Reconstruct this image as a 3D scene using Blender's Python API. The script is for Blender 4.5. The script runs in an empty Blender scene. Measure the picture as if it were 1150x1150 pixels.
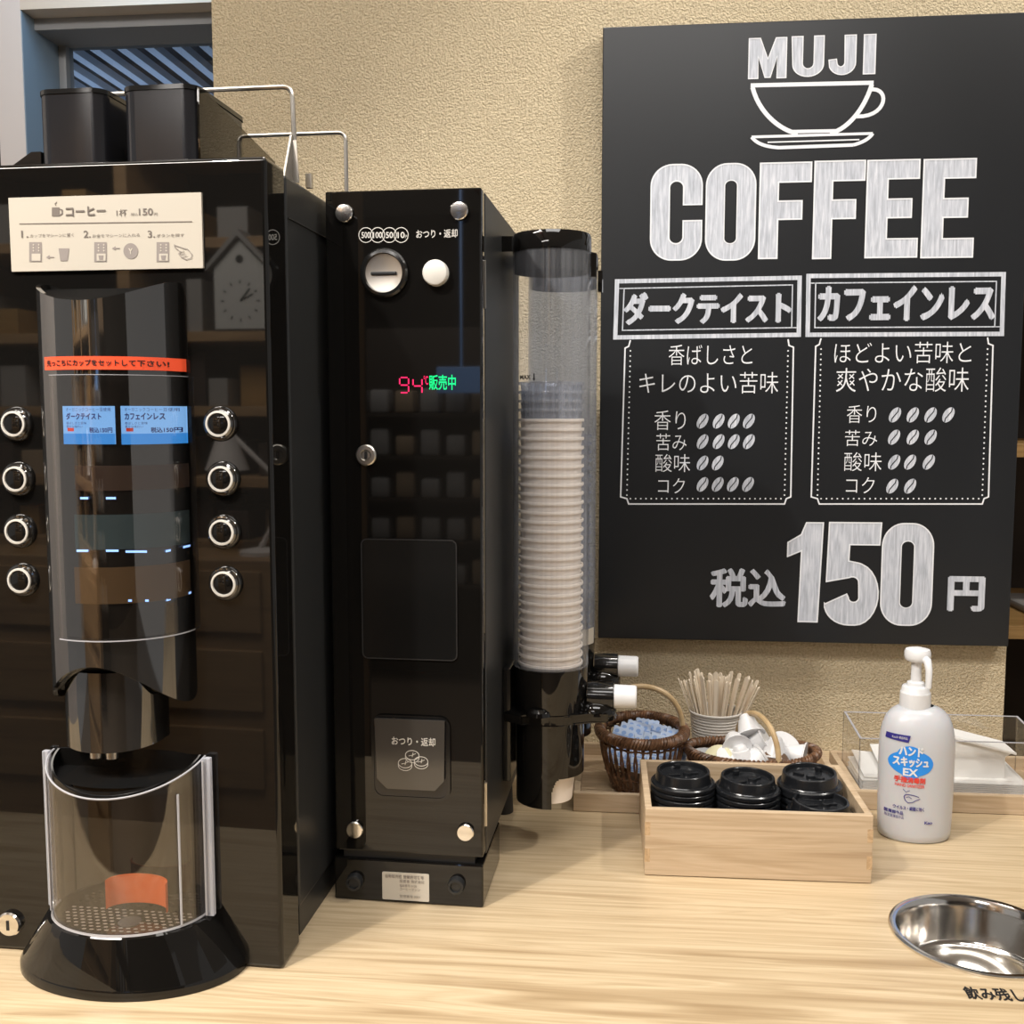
import bpy, bmesh, math, random
from mathutils import Vector, Matrix
PI = math.pi
random.seed(7)
SC = bpy.context.scene
COL = SC.collection

# ------------------------------------------------------------------ camera
YAW, PITCH, ROLL, MROT, FPX = 0.0980919, 0.0943256, 0.00029, -0.0349823, 1173.64
CAM = Vector((0, 0, 1.44))
_fw = Vector((-math.sin(YAW)*math.cos(PITCH), math.cos(YAW)*math.cos(PITCH), -math.sin(PITCH)))
_rt = Vector((math.cos(YAW), math.sin(YAW), 0)); _up = _rt.cross(_fw)
cam = bpy.data.cameras.new('camera'); co = bpy.data.objects.new('camera', cam); COL.objects.link(co)
co.matrix_world = Matrix((( _rt.x, _up.x, -_fw.x, CAM.x), (_rt.y, _up.y, -_fw.y, CAM.y), (_rt.z, _up.z, -_fw.z, CAM.z), (0, 0, 0, 1)))
cam.sensor_width = 36; cam.lens = 36*FPX/1150; cam.clip_start = .02
SC.camera = co

# ------------------------------------------------------------------ world, lights, exposure
w = bpy.data.worlds.new('world'); SC.world = w; w.use_nodes = True
w.node_tree.nodes['Background'].inputs[0].default_value = (1.0, .96, .92, 1)
w.node_tree.nodes['Background'].inputs[1].default_value = .36
SC.view_settings.view_transform = 'Standard'; SC.view_settings.look = 'None'
SC.view_settings.exposure = -0.06; SC.view_settings.gamma = 1; SC.view_settings.use_curve_mapping = False

def spot(name, loc, target, power, size=70, r=.04, col=(1, .86, .68), blend=.5):
    l = bpy.data.lights.new(name, 'SPOT'); l.energy = power; l.spot_size = math.radians(size)
    l.spot_blend = blend; l.shadow_soft_size = r; l.color = col
    o = bpy.data.objects.new(name, l); COL.objects.link(o); o.location = loc
    o.rotation_euler = (Vector(target)-Vector(loc)).to_track_quat('-Z', 'Y').to_euler(); return o
def area(name, loc, target, power, sx, sy, col=(1, .93, .84)):
    l = bpy.data.lights.new(name, 'AREA'); l.energy = power; l.shape = 'RECTANGLE'; l.size = sx; l.size_y = sy; l.color = col
    o = bpy.data.objects.new(name, l); COL.objects.link(o); o.location = loc
    o.rotation_euler = (Vector(target)-Vector(loc)).to_track_quat('-Z', 'Y').to_euler(); return o

WARM = (1, .955, .885)
spot('ceiling_spotlight', (1.15, 1.0, 2.75), (.25, 1.6, 1.1), 54, 75, .035, WARM)
spot('ceiling_spotlight', (-.10, 1.22, 2.75), (.1, 1.3, .9), 15, 80, .035, WARM)
spot('ceiling_spotlight', (-.95, .08, 2.75), (0, 1.2, 1.0), 88, 60, .03, WARM)
spot('ceiling_spotlight', (-1.25, .9, 2.75), (-1.95, 1.2, 1.2), 40, 60, .05, WARM)  # added spot, brightens the side wall mirrored in the tower
area('added_wall_fill', (-.1, .85, 2.8), (-.1, 1.68, 1.75), 11, 2.2, .25, (1, .955, .885))  # added fill that brightens the beige wall, no fixture there
area('added_ceiling_fill', (.1, -.2, 2.78), (.1, .6, 0), 20, 1.2, .5, (1, .97, .94))  # added soft fill over the counter
area('added_ceiling_fill', (-1.4, -.1, 2.78), (-1.5, -1.0, .9), 105, 1.0, .6, (1, .93, .84))  # added fill to brighten the mirrored shelving
area('added_ceiling_fill', (-1.3, -2.4, 2.78), (-1.3, -3.0, 0), 90, 1.6, .8, (1, .95, .9))  # added fill to brighten the mirrored aisle
spot('added_post_spot', (-1.25, 1.1, 2.7), (-1.4, 2.4, 2.1), 26, 50, .06, (1, .93, .88))  # added spot to lift the white post
area('added_reveal_fill', (-1.0, 2.2, 2.6), (-1.38, 2.5, 1.9), 2.0, .3, .3, (.50, .75, 1))  # added cool fill on the window reveal

# ------------------------------------------------------------------ projection helpers: a point seen in the photo, laid on a real plane
EU = Vector((math.cos(MROT), math.sin(MROT), 0)); EV = Vector((-math.sin(MROT), math.cos(MROT), 0))
def ray(x, y): return _rt*((x-575)/FPX) - _up*((y-575)/FPX) + _fw
def G(x, y, z=.9):
    d = ray(x, y); return CAM + d*((z-CAM.z)/d.z)
def W(x, y, Y):
    d = ray(x, y); return CAM + d*(Y/d.y)
def M(x, y, V):
    d = ray(x, y); p = CAM + d*(V/d.dot(EV)); return Vector((p.dot(EU), p.dot(EV), p.z))
def to_m(p): return Vector((p.x*EU.x+p.y*EU.y, p.x*EV.x+p.y*EV.y, p.z))

# ------------------------------------------------------------------ materials
MATS = {}
def mat(name, col, rough=.5, metal=0, ior=1.5, spec=.5, emis=None, es=0, trans=0, coat=0, sss=0):
    m = bpy.data.materials.new(name); m.use_nodes = True
    b = m.node_tree.nodes['Principled BSDF']
    b.inputs['Base Color'].default_value = (*col, 1); b.inputs['Roughness'].default_value = rough
    b.inputs['Metallic'].default_value = metal; b.inputs['IOR'].default_value = ior
    b.inputs['Specular IOR Level'].default_value = spec
    b.inputs['Coat Weight'].default_value = coat; b.inputs['Coat Roughness'].default_value = .03
    b.inputs['Transmission Weight'].default_value = trans
    if sss: b.inputs['Subsurface Weight'].default_value = sss; b.inputs['Subsurface Scale'].default_value = .02
    if emis: b.inputs['Emission Color'].default_value = (*emis, 1); b.inputs['Emission Strength'].default_value = es
    MATS[name] = m; return m
def nodes(m): return m.node_tree.nodes, m.node_tree.links, m.node_tree.nodes['Principled BSDF']
def coords(m, scale=(1, 1, 1), rot=(0, 0, 0)):
    n, l, b = nodes(m)
    tc = n.new('ShaderNodeTexCoord'); mp = n.new('ShaderNodeMapping')
    mp.inputs['Scale'].default_value = scale; mp.inputs['Rotation'].default_value = rot
    l.new(tc.outputs['Object'], mp.inputs['Vector']); return mp.outputs['Vector']
def ramp(m, fac, stops):
    n, l, b = nodes(m); r = n.new('ShaderNodeValToRGB'); e = r.color_ramp.elements
    while len(e) < len(stops): e.new(.5)
    for k, (p, c) in enumerate(stops): e[k].position = p; e[k].color = (*c, 1)
    l.new(fac, r.inputs['Fac']); return r.outputs['Color']
def noise(m, vec, scale, detail=4, rough=.5, dist=0):
    n, l, b = nodes(m); t = n.new('ShaderNodeTexNoise'); t.inputs['Scale'].default_value = scale
    t.inputs['Detail'].default_value = detail; t.inputs['Roughness'].default_value = rough
    t.inputs['Distortion'].default_value = dist; l.new(vec, t.inputs['Vector']); return t.outputs['Fac']
def bump(m, h, strength, dist):
    n, l, b = nodes(m); bp = n.new('ShaderNodeBump'); bp.inputs['Strength'].default_value = strength
    bp.inputs['Distance'].default_value = dist; l.new(h, bp.inputs['Height']); l.new(bp.outputs['Normal'], b.inputs['Normal'])
def mix(m, fac, a, bb, mode='MULTIPLY'):
    n, l, b = nodes(m); x = n.new('ShaderNodeMix'); x.data_type = 'RGBA'; x.blend_type = mode
    if isinstance(fac, float): x.inputs[0].default_value = fac
    else: l.new(fac, x.inputs[0])
    l.new(a, x.inputs[6]); l.new(bb, x.inputs[7]); return x.outputs[2]
def wood(name, light, mid, dark, sc=(1.1, 16, 16), fine=(4, 170, 170), rough=.45, contrast=1.0, dist=1.2):
    m = mat(name, mid, rough)
    n, l, b = nodes(m)
    f = noise(m, coords(m, sc), 1.6, 3, .55, dist)
    c = ramp(m, f, [(.30, dark), (.42, mid), (.50, light), (.56, mid), (.66, light), (.74, mid)])
    g = noise(m, coords(m, fine), 1.0, 3, .6)
    c2 = ramp(m, g, [(.35, (.80*contrast, .77*contrast, .72*contrast)), (.55, (1, 1, 1))])
    l.new(mix(m, .8, c, c2), b.inputs['Base Color'])
    bump(m, g, .12, .0004)
    return m
def thin_clear(name, tint=(.95, .96, .97), refl=1.0, rough=.02, streak=0, ior=1.5):
    m = bpy.data.materials.new(name); m.use_nodes = True; n, l = m.node_tree.nodes, m.node_tree.links
    n.remove(n['Principled BSDF']); out = n['Material Output']
    t = n.new('ShaderNodeBsdfTransparent'); t.inputs[0].default_value = (*tint, 1)
    g = n.new('ShaderNodeBsdfGlossy'); g.inputs['Roughness'].default_value = rough
    g.inputs[0].default_value = (refl, refl, refl, 1)
    lw_ = n.new('ShaderNodeLayerWeight'); lw_.inputs[0].default_value = .5; f0 = ((ior-1)/(ior+1))**2
    pw = n.new('ShaderNodeMath'); pw.operation = 'POWER'; pw.inputs[1].default_value = 5; l.new(lw_.outputs['Facing'], pw.inputs[0])
    fr = n.new('ShaderNodeMath'); fr.operation = 'MULTIPLY_ADD'; fr.inputs[1].default_value = .7*(1-f0); fr.inputs[2].default_value = f0; l.new(pw.outputs[0], fr.inputs[0])
    mx = n.new('ShaderNodeMixShader'); l.new(fr.outputs[0], mx.inputs[0]); l.new(t.outputs[0], mx.inputs[1]); l.new(g.outputs[0], mx.inputs[2])
    last = mx
    if streak:
        d = n.new('ShaderNodeBsdfDiffuse'); d.inputs[0].default_value = (.78, .80, .86, 1)
        tc = n.new('ShaderNodeTexCoord'); mp = n.new('ShaderNodeMapping'); mp.inputs['Scale'].default_value = (260, 260, .6)
        nz = n.new('ShaderNodeTexNoise'); nz.inputs['Scale'].default_value = 1; nz.inputs['Detail'].default_value = 3
        l.new(tc.outputs['Object'], mp.inputs['Vector']); l.new(mp.outputs['Vector'], nz.inputs['Vector'])
        mr = n.new('ShaderNodeMapRange'); mr.inputs[1].default_value = .35; mr.inputs[2].default_value = .75
        mr.inputs[3].default_value = streak*.35; mr.inputs[4].default_value = streak
        l.new(nz.outputs['Fac'], mr.inputs[0])
        m2 = n.new('ShaderNodeMixShader'); l.new(mr.outputs[0], m2.inputs[0]); l.new(mx.outputs[0], m2.inputs[1]); l.new(d.outputs[0], m2.inputs[2]); last = m2
    l.new(last.outputs[0], out.inputs['Surface']); MATS[name] = m; return m

# wall stucco
m = mat('stucco', (.60, .49, .31), .85); n, l, b = nodes(m)
v = coords(m); f1 = noise(m, v, 300, 2, .5, .5); f2 = noise(m, v, 3, 3)
c = ramp(m, f1, [(.3, (.50, .41, .265)), (.6, (.66, .555, .38))]); c2 = ramp(m, f2, [(.3, (.93, .93, .93)), (.7, (1, 1, 1))])
l.new(mix(m, 1.0, c, c2), b.inputs['Base Color']); bump(m, ramp(m, f1, [(.32, (0, 0, 0)), (.62, (1, 1, 1))]), .7, .0026)
wood('ash_wood', (.60, .475, .31), (.52, .40, .25), (.395, .285, .165), rough=.32, sc=(1.0, 15, 15), dist=1.6)
wood('pine_wood', (.60, .465, .32), (.545, .41, .27), (.47, .34, .215), sc=(1.5, 22, 22), fine=(5, 200, 200), rough=.5)
wood('pine_end', (.60, .42, .25), (.50, .34, .19), (.42, .28, .15), sc=(20, 20, 20), fine=(150, 200, 200), rough=.5)
wood('brown_wood', (.25, .155, .08), (.20, .12, .06), (.14, .08, .04), rough=.5)
wood('orange_wood', (.40, .24, .09), (.34, .20, .07), (.26, .15, .05), rough=.5)
wood('shop_wood', (.42, .27, .14), (.36, .23, .12), (.28, .17, .09), rough=.5)
mat('gloss_black', (.006, .0055, .005), .025, ior=1.5)
mat('gloss_black_soft', (.008, .008, .008), .12)
mat('matte_black', (.018, .019, .020), .38)
mat('rubber_black', (.012, .012, .013), .5)
mat('lid_black', (.010, .011, .013), .22)
mat('dark_mirror', (.012, .011, .010), .045, ior=2.3)
mat('chrome', (.78, .76, .73), .12, 1)
mat('brushed_steel', (.62, .59, .54), .28, 1)
mat('sink_steel', (.72, .70, .67), .14, 1)
mat('smoke_plastic', (.012, .012, .014), .16, ior=1.5)
mat('flap_grey', (.045, .041, .037), .12, ior=1.7)
mat('white_plastic', (.74, .75, .77), .3)
mat('button_white', (.70, .68, .63), .35)
mat('ring_white', (.62, .59, .54), .4)
mat('bottle_plastic', (.54, .55, .58), .3, sss=.15)
mat('cup_paper', (.90, .82, .74), .4)
m = mat('corrugated_paper', (.66, .63, .58), .6)
mat('cream_paper', (.52, .475, .40), .5)
mat('sticker_paper', (.66, .62, .54), .5)
mat('print_brown', (.16, .135, .115), .6)
mat('print_grey', (.27, .235, .215), .6)
mat('print_white', (.62, .60, .56), .5)
mat('print_black', (.01, .01, .011), .5)
mat('print_navy', (.03, .025, .22), .5)
mat('print_blue', (.02, .26, .80), .45)
mat('print_red', (.75, .06, .04), .5)
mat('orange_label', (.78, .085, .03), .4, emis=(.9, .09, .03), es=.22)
mat('reflection_orange', (.75, .14, .03), .35)  # colour of the orange reflection inside the cup door
mat('screen_blue', (.05, .1, .2), .3, emis=(.22, .48, .90), es=1.15)
mat('screen_deep', (.05, .1, .2), .3, emis=(.03, .28, .80), es=1.0)
mat('lamp_blue', (.3, .5, .9), .3, emis=(.25, .45, 1.0), es=2.2)
mat('led_red', (.5, 0, .05), .4, emis=(1, .02, .13), es=1.3)
mat('led_green', (0, .4, .1), .4, emis=(.0, .85, .25), es=1.1)
mat('sachet_paper', (.55, .66, .85), .45)
mat('sachet_blue', (.27, .42, .74), .45)
mat('strip_brown', (.055, .038, .03), .25); mat('strip_teal', (.05, .075, .085), .25); mat('strip_tan', (.10, .065, .035), .25)
mat('napkin_paper', (.80, .79, .77), .7)
mat('creamer_plastic', (.74, .74, .75), .3)
mat('creamer_yellow', (.72, .68, .46), .35)
mat('creamer_brown', (.13, .075, .045), .4)
mat('stick_wood', (.86, .75, .60), .6)
mat('white_paint', (.66, .62, .60), .6)
mat('cream_paint', (.62, .56, .48), .7)
mat('blue_lit_reveal', (.22, .29, .36), .6)  # cool light on the reveal put into the colour
mat('frame_grey', (.22, .23, .24), .5)
mat('dark_void', (.035, .035, .04), .8)
mat('slat_paint', (.34, .38, .44), .7)
mat('dark_brown', (.028, .018, .011), .6)
mat('floor_tile', (.16, .12, .085), .35)
mat('ceiling_dark', (.72, .69, .65), .8)
mat('beam_red', (.28, .01, .03), .6)
mat('book_tan', (.35, .26, .17), .7); mat('book_dark', (.04, .025, .02), .6); mat('book_grey', (.30, .29, .28), .6)
mat('clock_white', (.55, .55, .53), .5)
mat('shop_screen', (.1, .2, .4), .3, emis=(.3, .5, .9), es=.9)
# wicker
m = mat('wicker', (.10, .045, .02), .38); n, l, b = nodes(m)
l.new(ramp(m, noise(m, coords(m), 90, 3), [(.3, (.045, .02, .01)), (.7, (.22, .11, .055))]), b.inputs['Base Color'])
m = mat('wicker_light', (.5, .35, .18), .4); n, l, b = nodes(m)
l.new(ramp(m, noise(m, coords(m), 40, 3), [(.3, (.40, .27, .13)), (.7, (.60, .44, .25))]), b.inputs['Base Color'])
# chalkboard
m = mat('chalkboard', (.020, .021, .022), .34, spec=.42); n, l, b = nodes(m)
l.new(ramp(m, noise(m, coords(m, (3, 3, 1)), 2, 3), [(.3, (.0115, .0125, .0145)), (.7, (.0145, .016, .0185))]), b.inputs['Base Color'])
# chalk marker paint: streaky fill and solid line
m = mat('chalk_fill', (.62, .63, .66), .7); n, l, b = nodes(m)
f = noise(m, coords(m, (260, 1, 22)), 1, 4, .6, .4)
l.new(ramp(m, f, [(.30, (.34, .365, .42)), (.5, (.49, .52, .585)), (.72, (.68, .70, .76))]), b.inputs['Base Color'])
mat('chalk_line', (.74, .76, .80), .7)
thin_clear('acrylic', (.97, .97, .97))
thin_clear('acrylic_edge', (.75, .76, .78), rough=.2)
thin_clear('door_acrylic', (.90, .885, .87), refl=.95, ior=1.7)
thin_clear('tube_acrylic', (.97, .975, .985), refl=.8, streak=.085)
thin_clear('tube_acrylic_rear', (.86, .89, .95), refl=.9, streak=.12)
thin_clear('clear_cup', (.88, .91, .96), refl=1, streak=.34, ior=1.6)
thin_clear('smoke_glass', (.42, .40, .36))
thin_clear('window_glass', (.75, .82, .9))
mat('acrylic_bright_edge', (.42, .42, .45), .2)
thin_clear('acrylic_flange', (.9, .9, .95), streak=.6)

# ------------------------------------------------------------------ object helpers
ORG = {}
def tag(o, label=None, cat=None, group=None, kind=None):
    if label: o['label'] = label
    if cat: o['category'] = cat
    if group: o['group'] = group
    if kind: o['kind'] = kind
def finish(bm, sharp=35):
    bmesh.ops.recalc_face_normals(bm, faces=bm.faces[:])
    lim = math.radians(sharp)
    for f in bm.faces: f.smooth = True
    for e in bm.edges:
        if len(e.link_faces) == 2:
            try:
                an = e.calc_face_angle(); a_, b_ = e.link_faces[0].calc_area(), e.link_faces[1].calc_area()
                e.smooth = an < lim and not (an > .06 and max(a_, b_) > 12*min(a_, b_)+1e-12)
            except ValueError: pass
def frame(o, org, fr, rot=0):
    if fr == 'm':
        o.location = EU*org[0] + EV*org[1] + Vector((0, 0, org[2])); o.rotation_euler = (0, 0, MROT+rot)
    else:
        o.location = org; o.rotation_euler = (0, 0, rot)
    ORG[o.name] = Vector(org)
def thing(name, label, cat, org, fr='w', group=None, rot=0):
    o = bpy.data.objects.new(name, None); o.empty_display_size = .02; COL.objects.link(o); frame(o, org, fr, rot); tag(o, label, cat, group); return o
def part(name, bm, m, parent, label=None, sharp=35, nrm=True):
    org = ORG[parent.name]
    bmesh.ops.translate(bm, verts=bm.verts[:], vec=-org)
    if nrm: finish(bm, sharp)
    me = bpy.data.meshes.new(name); bm.to_mesh(me); bm.free()
    for mm in (m if isinstance(m, (list, tuple)) else [m]): me.materials.append(MATS[mm])
    o = bpy.data.objects.new(name, me); COL.objects.link(o); o.parent = parent; ORG[o.name] = org
    if label: o['label'] = label
    return o
def solo(name, bm, m, label, cat, org, fr='w', group=None, rot=0, kind=None, sharp=35):
    bmesh.ops.translate(bm, verts=bm.verts[:], vec=-Vector(org)); finish(bm, sharp)
    me = bpy.data.meshes.new(name); bm.to_mesh(me); bm.free()
    for mm in (m if isinstance(m, (list, tuple)) else [m]): me.materials.append(MATS[mm])
    o = bpy.data.objects.new(name, me); COL.objects.link(o); frame(o, org, fr, rot); tag(o, label, cat, group, kind); return o
def struct(name, bm, m): return solo(name, bm, m, None, None, (0, 0, 0), kind='structure')
def dup(o, loc=None, rz=None, label=None, parent=None):
    c = o.copy(); COL.objects.link(c)
    if parent: c.parent = parent
    if loc is not None: c.location = loc
    if rz is not None: c.rotation_euler = rz if hasattr(rz, '__len__') else (0, 0, rz)
    if label: c['label'] = label
    for ch in list(o.children): dup(ch, parent=c)
    return c
def B(): return bmesh.new()
def box(bm, x0, x1, y0, y1, z0, z1, bev=0, seg=2, mi=0):
    r = bmesh.ops.create_cube(bm, size=1); vs = r['verts']
    bmesh.ops.scale(bm, vec=(x1-x0, y1-y0, z1-z0), verts=vs); bmesh.ops.translate(bm, vec=((x0+x1)/2, (y0+y1)/2, (z0+z1)/2), verts=vs)
    es = list({e for v_ in vs for e in v_.link_edges}); fs = {f_ for v_ in vs for f_ in v_.link_faces}
    for f_ in fs: f_.material_index = mi
    if bev: bmesh.ops.bevel(bm, geom=es, offset=bev, segments=seg, profile=.5, affect='EDGES')
    return bm
def rrect(x0, x1, z0, z1, r, n=6):
    pts = []
    for cx, cz, a in ((x1-r, z1-r, 0), (x0+r, z1-r, 90), (x0+r, z0+r, 180), (x1-r, z0+r, 270)):
        for k in range(n+1):
            t = math.radians(a+90*k/n); pts.append((cx+r*math.cos(t), cz+r*math.sin(t)))
    return pts
def prism(bm, pts, fn, d0, d1, mi=0):
    """outline pts (s,t) extruded between depths d0,d1; fn(s,t,d)->Vector"""
    a = [bm.verts.new(fn(s, t, d0)) for s, t in pts]; b_ = [bm.verts.new(fn(s, t, d1)) for s, t in pts]
    fs = [bm.faces.new(a), bm.faces.new(b_[::-1])]
    for k in range(len(pts)): fs.append(bm.faces.new((a[k], b_[k], b_[(k+1) % len(pts)], a[(k+1) % len(pts)])))
    for f_ in fs: f_.material_index = mi
    return bm
XZ = lambda s, t, d: Vector((s, d, t))
XY = lambda s, t, d: Vector((s, t, d))
YZ = lambda s, t, d: Vector((d, s, t))
def lathe(bm, prof, c, axis='z', n=40, sx=1, sy=1, a0=0, a1=2*PI, mi=0):
    full = abs(a1-a0-2*PI) < 1e-6; m_ = n if full else n+1
    def P(r, h, t):
        x, y = r*math.cos(t)*sx, r*math.sin(t)*sy
        return Vector(c) + {'z': Vector((x, y, h)), 'y': Vector((x, h, y)), 'x': Vector((h, x, y))}[axis]
    rings = []
    for r, h in prof:
        if r < 1e-6: rings.append([bm.verts.new(P(0, h, 0))])
        else: rings.append([bm.verts.new(P(r, h, a0+(a1-a0)*k/n)) for k in range(m_)])
    for A, Bq in zip(rings, rings[1:]):
        for k in range(n):
            j = (k+1) % m_
            q = [A[k % len(A)], A[j % len(A)], Bq[j % len(Bq)], Bq[k % len(Bq)]]
            u = []
            for x in q:
                if x not in u: u.append(x)
            if len(u) > 2:
                try: bm.faces.new(u).material_index = mi
                except ValueError: pass
    return bm
def tube(bm, pts, r, n=8, closed=False, mi=0, cap=True):
    pts = [Vector(p) for p in pts]; N = len(pts); rings = []; prev = None
    for k, p in enumerate(pts):
        a = pts[(k-1) % N] if (closed or k > 0) else p; c_ = pts[(k+1) % N] if (closed or k < N-1) else p
        t = (c_-a).normalized()
        if prev is None: u = t.orthogonal().normalized()
        else: u = (prev - t*prev.dot(t)).normalized()
        prev = u; v_ = t.cross(u); rr = r[k] if hasattr(r, '__len__') else r
        rings.append([bm.verts.new(p + (u*math.cos(2*PI*j/n)+v_*math.sin(2*PI*j/n))*rr) for j in range(n)])
    for k in range(N if closed else N-1):
        A, Bq = rings[k], rings[(k+1) % N]
        for j in range(n): bm.faces.new((A[j], A[(j+1) % n], Bq[(j+1) % n], Bq[j])).material_index = mi
    if not closed and cap: bm.faces.new(rings[0][::-1]); bm.faces.new(rings[-1])
    return bm
def rounded(pts, r, n=5):
    out = [Vector(pts[0])]
    for a, p, c_ in zip(pts, pts[1:], pts[2:]):
        a, p, c_ = Vector(a), Vector(p), Vector(c_); d1, d2 = (a-p).normalized(), (c_-p).normalized()
        for k in range(n+1):
            t = k/n; A = p+d1*r; C_ = p+d2*r
            out.append(A*(1-t)**2 + p*2*t*(1-t) + C_*t*t)
    out.append(Vector(pts[-1])); return out
# --- flat drawing on a surface: fn2(s,t)->Vector
def poly(bm, pts, fn2):
    vs = [bm.verts.new(fn2(*p)) for p in pts]
    try: bm.faces.new(vs)
    except ValueError: pass
def stroke(bm, pts, wd, fn2, closed=False, subdiv=0):
    P_ = [Vector(p) for p in pts]
    if subdiv:
        Q = []
        for k in range(len(P_)-(0 if closed else 1)):
            a, c_ = P_[k], P_[(k+1) % len(P_)]
            for j in range(subdiv): Q.append(a.lerp(c_, j/subdiv))
        if not closed: Q.append(P_[-1])
        P_ = Q
    N = len(P_); L_, R_ = [], []
    for k in range(N):
        a = P_[(k-1) % N] if (closed or k > 0) else P_[k]; c_ = P_[(k+1) % N] if (closed or k < N-1) else P_[k]
        p = P_[k]
        d1 = (p-a).normalized() if (p-a).length > 1e-9 else (c_-p).normalized()
        d2 = (c_-p).normalized() if (c_-p).length > 1e-9 else d1
        n1 = Vector((-d1.y, d1.x)); n2 = Vector((-d2.y, d2.x)); nn = (n1+n2)
        nn = nn.normalized() if nn.length > 1e-6 else n1
        k_ = 1/max(.5, nn.dot(n1)); ww = wd/2*k_
        L_.append(bm.verts.new(fn2(*(p+nn*ww)))); R_.append(bm.verts.new(fn2(*(p-nn*ww))))
    for k in range(N if closed else N-1):
        j = (k+1) % N
        try: bm.faces.new((L_[k], R_[k], R_[j], L_[j]))
        except ValueError: pass
def disc(bm, s, t, r, fn2, n=12, ry=None, ang=0):
    ry = ry or r; ca, sa = math.cos(ang), math.sin(ang)
    pts = []
    for k in range(n):
        x, y = r*math.cos(2*PI*k/n), ry*math.sin(2*PI*k/n); pts.append((s+x*ca-y*sa, t+x*sa+y*ca))
    poly(bm, pts, fn2)
def circle_pts(s, t, r, n=28, ry=None): return [(s+r*math.cos(2*PI*k/n), t+(ry or r)*math.sin(2*PI*k/n)) for k in range(n)]
_TC = {}
def glyphs(txt, bold, spacing=1.0, shear=0):
    key = (txt, bold, spacing, shear)
    if key not in _TC:
        c = bpy.data.curves.new('t', 'FONT'); c.body = txt; c.offset = bold; c.space_character = spacing; c.shear = shear; c.resolution_u = 4
        o = bpy.data.objects.new('t', c); COL.objects.link(o)
        dg = bpy.context.evaluated_depsgraph_get(); dg.update()
        me = bpy.data.meshes.new_from_object(o.evaluated_get(dg))
        V_ = [(v_.co.x, v_.co.y) for v_ in me.vertices]; F_ = [tuple(p.vertices) for p in me.polygons]
        bpy.data.objects.remove(o); bpy.data.curves.remove(c); bpy.data.meshes.remove(me)
        _TC[key] = (V_, F_)
    return _TC[key]
def text(bm, txt, s0, s1, t0, t1, fn2, bold=0.0, shear=0):
    if bold > .012 and any(ord(c) > 255 for c in txt):
        e = (bold-.010)*(t1-t0); h = (t1-t0); 
        for q_, (dx, dy) in enumerate(((-1, 0), (1, 0), (0, -.8), (0, .8))):
            text(bm, txt, s0+e*(1+dx), s1-e*(1-dx), t0+e*(1+dy), t1-e*(1-dy), (lambda s, t, q_=q_: fn2(s, t)+Vector((0, -q_*.00008, q_*.00008))), .010, shear)
        return
    V_, F_ = glyphs(txt, bold, 1.0, shear)
    if not V_: return
    x0, x1 = min(v_[0] for v_ in V_), max(v_[0] for v_ in V_); y0, y1 = min(v_[1] for v_ in V_), max(v_[1] for v_ in V_)
    vs = [bm.verts.new(fn2(s0+(x-x0)/(x1-x0)*(s1-s0), t0+(y-y0)/(y1-y0)*(t1-t0))) for x, y in V_]
    for f_ in F_:
        try: bm.faces.new([vs[k] for k in f_])
        except ValueError: pass

def gdisc(bm, s, t, rx, ry, fn2, n=36, m=10):
    rg_ = [[bm.verts.new(fn2(s+rx*j/m*math.cos(2*PI*k/n), t+ry*j/m*math.sin(2*PI*k/n))) for k in range(n)] for j in range(1, m+1)]
    c_ = bm.verts.new(fn2(s, t))
    for k in range(n):
        bm.faces.new((c_, rg_[0][k], rg_[0][(k+1) % n]))
        for j in range(m-1): bm.faces.new((rg_[j][k], rg_[j+1][k], rg_[j+1][(k+1) % n], rg_[j][(k+1) % n]))
def gquad(bm, a, b, c, d, fn2, n=10):
    a, b, c, d = map(Vector, (a, b, c, d))
    T_ = [bm.verts.new(fn2(*a.lerp(b, k/n))) for k in range(n+1)]; U_ = [bm.verts.new(fn2(*d.lerp(c, k/n))) for k in range(n+1)]
    for k in range(n): bm.faces.new((T_[k], T_[k+1], U_[k+1], U_[k]))

# ================================================================== THE SETTING
WY = 1.68
bm = B(); box(bm, -.647, .614, WY, WY+.14, 0, 2.9); struct('wall_back', bm, 'stucco')
bm = B(); box(bm, -4, 4, -5.5, 6, -.05, 0); o = struct('floor', bm, 'floor_tile')
bm = B(); box(bm, -4, 4, -5.5, 2.2, 2.9, 2.95); struct('ceiling', bm, 'ceiling_dark')
bm = B(); box(bm, -4, 4, -5.6, -5.5, 0, 2.9); struct('wall_front', bm, 'dark_brown')
# left: white post, header, reveal, window into the slatted area
bm = B(); box(bm, -1.447, -1.383, 2.4, 2.60, 0, 2.9); struct('trim_1', bm, ['white_paint'])
bm = B(); box(bm, -1.383, -.3, 2.4, 2.60, 2.372, 2.9); struct('trim_2', bm, 'cream_paint')
bm = B(); box(bm, -1.383, -1.381, 2.402, 2.575, 0, 2.371); struct('trim_3', bm, 'blue_lit_reveal')  # thin sheet carrying the bluish light on the reveal as colour
wn = bpy.data.objects.new('window_1', None); COL.objects.link(wn); ORG['window_1'] = Vector((0, 0, 0)); wn['kind'] = 'structure'
bm = B(); box(bm, -1.381, -1.362, 2.56, 2.60, 0, 2.371, .002); box(bm, -1.362, -.4, 2.56, 2.60, 2.345, 2.371, .002); box(bm, -1.362, -.4, 2.56, 2.60, .9, .95, .002)
part('window_frame', bm, 'frame_grey', wn)
bm = B(); box(bm, -1.362, -.4, 2.578, 2.582, .95, 2.345); part('window_pane', bm, 'window_glass', wn)
bm = B(); box(bm, -3.4, -.4, 4.3, 4.4, 3.0, 3.5); struct('trim_4', bm, 'slat_paint')
bm = B()
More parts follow.
